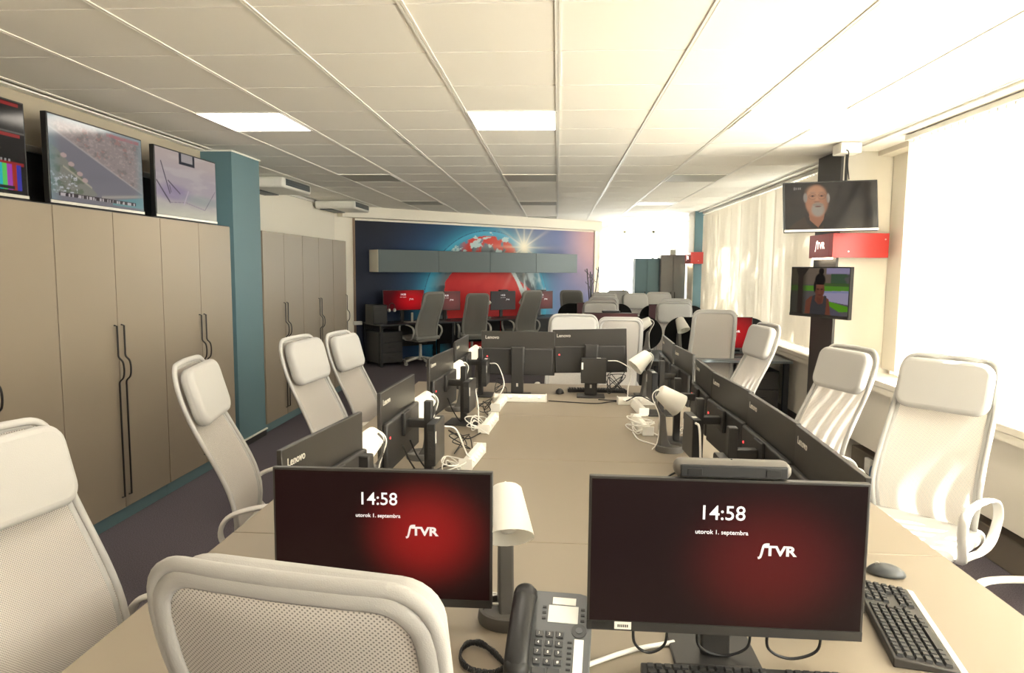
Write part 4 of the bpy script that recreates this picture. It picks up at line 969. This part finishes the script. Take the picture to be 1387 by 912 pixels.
mouse('grey mouse on the right table side by the sun patches', (1.01, 2.09), 160, M_phone)
mouse('dark mouse at the far table end beside the black keyboard', (.03, 5.06), 90, M_dark)

def phone(loc, deg):
    o = thing('desk_phone', 'grey desk phone with black handset between the two front monitors', 'telephone', (loc[0], loc[1], TZ), R(deg))
    tilt = R(32); m = Matrix.Translation((0, -.085, .018)) @ Matrix.Rotation(tilt, 4, 'X')
    def P(name, mb, mt, par=o, bev=0, smooth=False, seg=2):
        q = mb.build(name, mt, par, bevel=bev, smooth=smooth, seg=seg)
        q.matrix_local = m; return q
    W = .094
    poly = [(-W, 0), (W, 0), (W, .185)] + [(W-.03+.03*math.cos(R(a)), .185+.03*math.sin(R(a))) for a in (30, 60, 90)] + [(-W+.03+.03*math.cos(R(a)), .185+.03*math.sin(R(a))) for a in (90, 120, 150)] + [(-W, .185)]
    P('body', MB().prism(poly, -.012, .012), M_phone, bev=.003)
    MB().add([(-.07,-.07,0),(.07,-.07,0),(.07,.10,0),(-.07,.10,0),(-.07,-.07,.015),(.07,-.07,.015),(.07,.09,.115),(-.07,.09,.115)], [(3,2,1,0),(4,5,6,7),(0,1,5,4),(1,2,6,5),(2,3,7,6),(3,0,4,7)]).build('foot', M_dark, o)
    P('display', MB().bx(-.008, .062, .135, .178, .0118, .0132), mat('phone_display', (.62, .64, .60), .3))
    P('name_plate', MB().bx(.0, .055, .181, .199, .0118, .0135), M_paper)
    for i in range(4):
        for j in range(3):
            x, y = -.024+j*.0235, .104-i*.0215
            k = P('key', MB().bx(x-.0088, x+.0088, y-.0075, y+.0075, .012, .0165), M_keydark, bev=.0015)
            t_ = text('key_digit', '123456789*0#'[i*3+j], .0085, M_paper, k, (x, y, .0167), (0, 0, 0), .01)
    for j in range(2): P('key', MB().bx(-.033+j*.034, -.004+j*.034, .010, .026, .012, .0165), M_keydark, bev=.0015)
    for j in range(5): P('function_key', MB().bx(-.040+j*.026, -.020+j*.026, -.012+.002, .004, .012, .0155), M_keydark, bev=.0015)
    for j in range(3):
        P('soft_key', MB().bx(-.022, -.013, .141+j*.014, .146+j*.014, .012, .0145), M_black); P('soft_key', MB().bx(.068, .077, .141+j*.014, .146+j*.014, .012, .0145), M_black)
    for j in range(7): P('line_key', MB().bx(.042, .052, .012+j*.0125, .0155+j*.0125, .012, .0142), M_black)
    P('name_strip', MB().bx(.057, .078, .010, .098, .0118, .0128), M_paper)
    nv = MB(); nv.cyl((.066, .118, .012), (.066, .118, .0145), .017, n=24); P('navigator', nv, M_keydark, smooth=True)
    nv = MB(); nv.cyl((.066, .118, .0145), (.066, .118, .0165), .0075, n=18); P('navigator_button', nv, M_phone, smooth=True)
    pts = spline([(-.066, .000, .022), (-.066, .03, .036), (-.066, .10, .042), (-.066, .17, .036), (-.066, .205, .020)], 6)
    hb = MB().tube(pts, .027, .017, 14, ref=(1, 0, 0)); P('handset', hb, M_black, smooth=True)
    for yy in (.015, .19):
        e = MB().lathe([(0, -.006), (.026, -.006), (.029, .006), (.026, .022), (.018, .030), (0, .032)], 18, (-.066, yy, .016)); P('handset_cup', e, M_black, smooth=True)
    coil = []; base = spline([(-.085, -.01, .02), (-.11, -.05, .012), (-.16, -.06, .012), (-.205, -.02, .012), (-.21, .04, .012), (-.18, .06, .012), (-.14, .03, .012), (-.10, -.02, .012)], 16)
    for i, p in enumerate(base):
        for q in range(3):
            a = (i*3+q)*1.6; coil.append(p+Vector((0, math.cos(a)*.007, math.sin(a)*.007)))
    MB().tube(coil, .0022, n=5).build('coiled_cord', M_cabl, o, smooth=True, auto=False)
    return o
phone((-.005, 1.515), -5)

# ------------------------------------------------------------------ rear workstations
def desk(label, x0, x1, y0, y1, z=TZ, m=None, group='rear desks'):
    o = thing('office_desk', label, 'desk', (0, 0, 0), 0, group)
    MB().bx(x0, x1, y0, y1, z-.026, z).build('desktop', m or mat('slate_desk', (.10, .115, .12), .4), o, bevel=.002)
    for x in (x0+.05, x1-.05):
        for y in (y0+.05, y1-.05): MB().bx(x-.025, x+.025, y-.025, y+.025, 0, z-.027).build('leg', M_desk, o)
    MB().bx(x0+.08, x1-.08, y1-.06, y1-.04, .3, z-.03).build('modesty_panel', M_desk, o)
    return o
def oval_screen(label, xc, y, wd, h, group='black rounded desk screens'):
    r = h/2; P = [(wd/2-r+r*math.cos(R(a)), r+r*math.sin(R(a))) for a in range(-90, 91, 10)] + [(-wd/2+r+r*math.cos(R(a)), r+r*math.sin(R(a))) for a in range(90, 271, 10)]
    o = thing('desk_screen', label, 'screen', (xc, y, TZ), 0, group)
    MB().prism(P, -.014, .014, Matrix.Rotation(R(90), 4, 'X')).build('panel', mat('black_felt', (.012, .012, .012), .95, bump=.2, bscale=600, spec=.1), o, bevel=.008, seg=3)
    for s in (-.3, .3): MB().bx(s-.03, s+.03, -.03, .03, 0, .02).build('clamp', M_dark, o)
    return o
desk('rear desk with rounded black screen behind the table-end chairs', .0, 1.19, 7.12, 7.96)
desk('window-side rear desk holding the red monitor', 1.21, 2.40, 7.12, 7.96)
desk('second-row rear desk on the left with dark monitor', .0, 1.19, 10.3, 11.0)
desk('second-row rear desk on the right beside the grey cabinet', 1.21, 2.38, 10.3, 11.0)
oval_screen('black rounded screen right behind the table-end chairs', .615, 7.92, 1.17, .385)
oval_screen('black rounded screen behind the red monitor by the window', 1.80, 7.92, 1.15, .385)
oval_screen('black rounded screen on the second-row left desk', .60, 10.96, 1.17, .375)
oval_screen('black rounded screen on the second-row right desk', 1.80, 10.96, 1.0, .36)
GB = 'monitors on the rear desks'
monitor('monitor with camera bar seen from the front behind the table-end chairs', (.60, 7.72), R(2), .60, .35, 1.175, M_scrD, led=False, logo=False, group=GB, bar=True)
monitor('red monitor by the window, half hidden by a chair', (1.86, 7.66), R(0), .54, .36, 1.150, M_scrC, led=False, logo=False, group=GB, bar=True)
monitor('dark red monitor on the second-row left desk', (.60, 10.72), R(0), .58, .36, 1.14, M_scrD, led=False, logo=False, group=GB)
monitor('dark red monitor on the second-row right desk', (1.70, 10.72), R(0), .58, .36, 1.125, M_scrD, led=False, logo=False, group=GB)
keyboard('black keyboard on the desk below the red window monitor', (1.98, 7.40), 0, M_black)
tag(MB().bx(2.0, 2.22, 7.45, 7.60, TZ, TZ+.012).build('paper_stack', M_paper, bevel=.001), 'small stack of papers on the window-side desk', 'papers')
lamp('white lamp tilted in front of the rounded screen, right of centre', (1.36, 7.70), -60, False, s=1.15, pitchdeg=42)
lamp('white lamp peeking over the black screen behind the table end', (1.00, 7.76), 160, False, s=1.15, pitchdeg=15)
lamp('white lamp tip showing above the bright table-end chair', (.12, 7.80), 180, False, s=1.18, pitchdeg=60)
o = thing('drawer_unit', 'dark drawer unit under the window-side desk', 'drawers', (2.13, 7.55, 0))
MB().bx(-.18, .18, -.3, .3, .03, .62).build('body', M_desk, o, bevel=.003)
for k in range(3):
    d = MB().bx(-.175, .175, -.318, -.3, .05+k*.19, .23+k*.19).build('drawer', M_dark, o, bevel=.003)
    MB().bx(-.05, .05, -.326, -.318, .15+k*.19, .165+k*.19).build('handle', M_black, d)
# cabinets at the far pillar
def cabinet(label, x0, x1, y, z1, m, depth=.45):
    o = thing('storage_cabinet', label, 'cabinet', (0, 0, 0))
    MB().bx(x0, x1, y+.022, y+depth, .06, z1).build('body', m, o); MB().bx(x0+.01, x1-.01, y+.04, y+depth-.01, 0, .06).build('plinth', M_dark, o)
    mid = (x0+x1)/2
    for a, b, s in ((x0, mid, 1), (mid, x1, -1)):
        d = MB().bx(a+.002, b-.002, y, y+.02, .065, z1-.002).build('door', m, o, bevel=.0015, seg=1)
        xh = mid-s*.035; MB().bx(xh-.006, xh+.006, y-.022, y, .95, 1.25).build('handle', M_handle, d, bevel=.002)
    return o
cabinet('teal cabinet standing before the bright far window', 1.43, 1.87, 12.9, 1.862, M_tealcab)
cabinet('tall grey cabinet between the teal cabinet and far pillar', 1.88, 2.32, 12.78, 1.925, M_grey, .5)
o = thing('desk_fan_box', 'small pale box standing on the tall grey cabinet', 'box', (2.12, 13.0, 1.926))
MB().bx(-.05, .05, -.05, .05, 0, .10).build('box', M_parapet, o, bevel=.004); MB().bx(-.052, .052, -.052, .052, .08, .102).build('lid', M_white, o, bevel=.003)
# coat stand
o = thing('coat_stand', 'black metal coat stand with branching hooks near the mural edge', 'coat stand', (.70, 14.2, 0))
for k, (dx, dy, top, lean) in enumerate([(-.10, 0, 1.66, 1), (-.03, .05, 1.60, .2), (.14, 0, 1.70, 1.0), (.0, -.06, 1.55, -.3)]):
    p = MB().tube([(dx*.15+.02*math.cos(k*1.57), dy*.2+.02*math.sin(k*1.57), .03), (dx*.3, dy*.4, .9), (dx, dy, top)], .011, n=8).build('pole', M_black, o, smooth=True, auto=False)
    for q in range(3):
        zz = top-.05-.12*q; s = 1 if q % 2 else -1; f_ = (zz-.9)/(top-.9); x_ = dx*.3+(dx-dx*.3)*f_; y_ = dy*.4+(dy-dy*.4)*f_
        MB().tube([(x_, y_, zz-.03), (x_+s*.04, y_, zz), (x_+s*.05, y_, zz+.03)], .006, n=6).build('hook', M_black, p, smooth=True, auto=False)
MB().lathe([(0, 0), (.17, 0), (.17, .012), (.05, .03), (0, .03)], 24).build('base', M_black, o, smooth=True)

# ------------------------------------------------------------------ along the mural wall (local frame: x along the wall, -y into the room)
MF = mframe()
def at_wall(o, s, off, z=0, rz=0):
    p = mw(s, off, z); o.location = p; o.rotation_euler = (0, 0, MROT+rz); return o
o = thing('wall_cupboard', 'long slate grey wall cupboard with four doors across the mural', 'cupboard'); at_wall(o, 0, 0)
MB().bx(.27, 4.74, -.33, -.006, 1.575, 1.95).build('body', M_wallcab, o)
MB().bx(.262, .27, -.35, -.006, 1.573, 1.952).build('end_panel', M_parapet, o)
for a, b in [(.272, 1.44), (1.44, 2.56), (2.56, 3.66), (3.66, 4.74)]:
    MB().bx(a+.003, b-.003, -.35, -.332, 1.572, 1.953).build('door', M_wallcab, o, bevel=.0015, seg=1)
GD = 'black desks along the mural wall'
for lb, a, b in [('black desk at the left end of the mural wall', .10, 1.55), ('black desk in the middle of the mural wall', 1.56, 3.0), ('black desk at the right part of the mural wall', 3.01, 4.45)]:
    o = thing('wall_desk', lb, 'desk', (0, 0, 0), 0, GD); at_wall(o, 0, 0)
    MB().bx(a, b, -.75, -.03, .685, .71).build('desktop', M_desk, o, bevel=.002)
    MB().bx(a+.005, b-.005, -.752, -.748, .688, .707).build('front_edge', mat('desk_edge', (.06, .07, .08), .4), o)
    for x in (a+.04, b-.04):
        for y in (-.71, -.07): MB().bx(x-.02, x+.02, y-.02, y+.02, 0, .684).build('leg', M_desk, o)
    MB().bx(a+.06, b-.06, -.09, -.07, .25, .68).build('modesty_panel', M_desk, o)
def wall_monitor(lb, s, off, w_, h_, ztop, m, txt, rz=0, bar=False):
    o = monitor(lb, (0, 0), 0, w_, h_, ztop, m, led=False, logo=False, base_z=.71, group='monitors along the mural wall', txt=txt, bar=bar, chin=.012)
    at_wall(o, s, off, .71, rz)
wall_monitor('bright red monitor at the left end of the mural desks', .74, .36, .79, .355, 1.265, M_scrC, M_text)
wall_monitor('washed-out red monitor second from left at the mural', 1.60, .36, .58, .345, 1.23, M_scrD, M_text)
wall_monitor('grey glaring monitor under the red globe', 2.86, .36, .58, .36, 1.22, M_scrE, M_textdim, bar=True)
wall_monitor('dark red monitor at the right end of the mural desks', 3.80, .36, .58, .36, 1.21, M_scrD, M_text, bar=True)
def wl_lamp(lb, s, off, deg): l_ = lamp(lb, (0, 0), 0, False, .71, 1.2, 40); p = mw(s, off, .71); l_.location = p; l_.rotation_euler = (0, 0, R(deg))
wl_lamp('white lamp left of the grey glaring monitor', 2.42, .38, -20)
wl_lamp('white lamp right of the grey glaring monitor, behind a chair', 3.32, .42, -120)
GW = 'grey chairs at the mural desks'
for lb, s, off, d_ in [('grey chair on visible five-star base at the left mural desk', .93, 1.12, 138), ('grey chair at the mural between red and grey monitors', 1.78, 1.12, 112), ('grey chair at the mural in front of the right monitors', 3.02, 1.1, 128)]:
    p = mw(s, off, 0); chair('grey', lb, (p.x, p.y), d_, GW, 1.0 if s != 1.78 else .97)
p = mw(4.75, 1.3, 0); chair('grey', 'lone grey chair at the right end of the mural wall', (.26, 13.05), 75, GW, 1.0)
o = thing('computer_tower', 'black computer tower on the left end of the mural desk', 'computer'); at_wall(o, .19, .42, .71)
MB().bx(-.13, .125, -.16, .16, .0, .32).build('case', M_black, o, bevel=.006); MB().bx(-.11, .11, -.166, -.16, .03, .29).build('front_panel', M_dark, o, bevel=.004)
for k in range(2): MB().bx(-.10, .02, -.168, -.166, .22+k*.035, .235+k*.035).build('drive_slot', M_black, o)
o = thing('headset', 'black and white headset hanging on the computer tower', 'headset'); at_wall(o, .44, .50, 1.0)
MB().tube(spline([(-.05, 0, -.06), (-.05, 0, .01), (0, 0, .05), (.05, 0, .01), (.05, 0, -.06)], 6), .008, n=8).build('band', M_dark, o, smooth=True)
for x in (-.05, .05): MB().cyl((x-.012, 0, -.07), (x+.012, 0, -.07), .03, n=14).build('ear_pad', M_white, o, smooth=True)
o = thing('phone_dock', 'white handset standing on a tray on the left mural desk', 'phone'); at_wall(o, .86, .50, .71)
MB().bx(-.16, .16, -.08, .08, 0, .015).build('tray', M_silver, o, bevel=.003); MB().bx(-.05, -.015, -.01, .02, .015, .17).build('handset', M_white, o, bevel=.008)
tag(MB().bx(-.13, .13, -.08, .08, 0, .05).build('paper_box', M_paper, bevel=.003), 'white box lying on the left mural desk', 'box'); at_wall(bpy.data.objects['paper_box'], 1.18, .45, .711)
o = thing('drawer_unit', 'black three-drawer unit under the left mural desk', 'drawers'); at_wall(o, .30, .38, 0)
MB().bx(-.17, .26, -.26, .28, .05, .58).build('body', M_desk, o, bevel=.003)
for k in range(3):
    d = MB().bx(-.165, .255, -.278, -.26, .06+k*.172, .225+k*.172).build('drawer', M_dark, o, bevel=.003)
    MB().bx(-.01, .10, -.286, -.278, .14+k*.172, .155+k*.172).build('handle', M_black, d)
for x in (-.14, .23):
    for y in (-.22, .24): MB().cyl((x, y, 0), (x, y, .05), .02, n=10).build('caster', M_black, o)
o = thing('wall_socket', 'white socket box at the mural corner above floor level', 'socket'); at_wall(o, .02, .05, .70)
MB().bx(-.08, .06, -.05, .02, -.03, .03).build('box', M_white, o, bevel=.004); MB().cyl((0, -.052, 0), (0, -.049, 0), .02, n=14).build('outlet', M_paper, o)
o = thing('floor_socket', 'white socket on the trunking below the right chairs', 'socket', (2.50, 5.56, .11))
MB().bx(-.012, .018, -.05, .05, -.06, .06).build('plate', M_white, o, bevel=.004); MB().cyl((-.014, 0, 0), (-.011, 0, 0), .022, n=14).build('outlet', M_paper, o)
o = thing('cable_reel', 'blue plastic disc beside the floor socket', 'disc', (2.49, 5.38, .09))
MB().cyl((-.03, 0, 0), (.02, 0, 0), .075, n=24).build('disc', M_blue, o, smooth=True); MB().cyl((-.034, 0, 0), (-.03, 0, 0), .045, n=20).build('hub', M_blue, o, smooth=True)

# ------------------------------------------------------------------ tree outside that dapples the far blind
rs = np.random.RandomState(4)
for ty, lb in ((7.7, 'nearer'), (11.9, 'farther')):
    o = thing('garden_tree', lb + ' leafy tree outside the windows, seen only as dappled light on blinds', 'tree', (5.0, ty, -6), 0, 'trees outside the windows')
    MB().tube(spline([(0, 0, -3), (.1, 0, 2), (0, .2, 6), (.2, -.2, 9)], 6), .2, n=10).build('trunk', mat('bark', (.10, .07, .05), .9, bump=.5, bscale=20), o, smooth=True)
    v = []; f = []
    for k in range(4200):
        d = rs.randn(3); d /= np.linalg.norm(d); c = np.array([0, 0, 8.6]) + d*np.array([1.4, 2.15, 4.6])*(rs.rand()**.4)
        a = rs.randn(3); a /= np.linalg.norm(a); b = np.cross(a, rs.randn(3)); b /= np.linalg.norm(b); a = a*.14; b = b*.08
        n_ = len(v); v += [tuple(c-a), tuple(c+b), tuple(c+a), tuple(c-b)]; f.append((n_, n_+1, n_+2, n_+3))
    lv = MB().add(v, f).build('foliage', mat('leaf', (.15, .135, .10), .6, transl=.15), o); lv['kind'] = 'stuff'
bpy.context.view_layer.update()
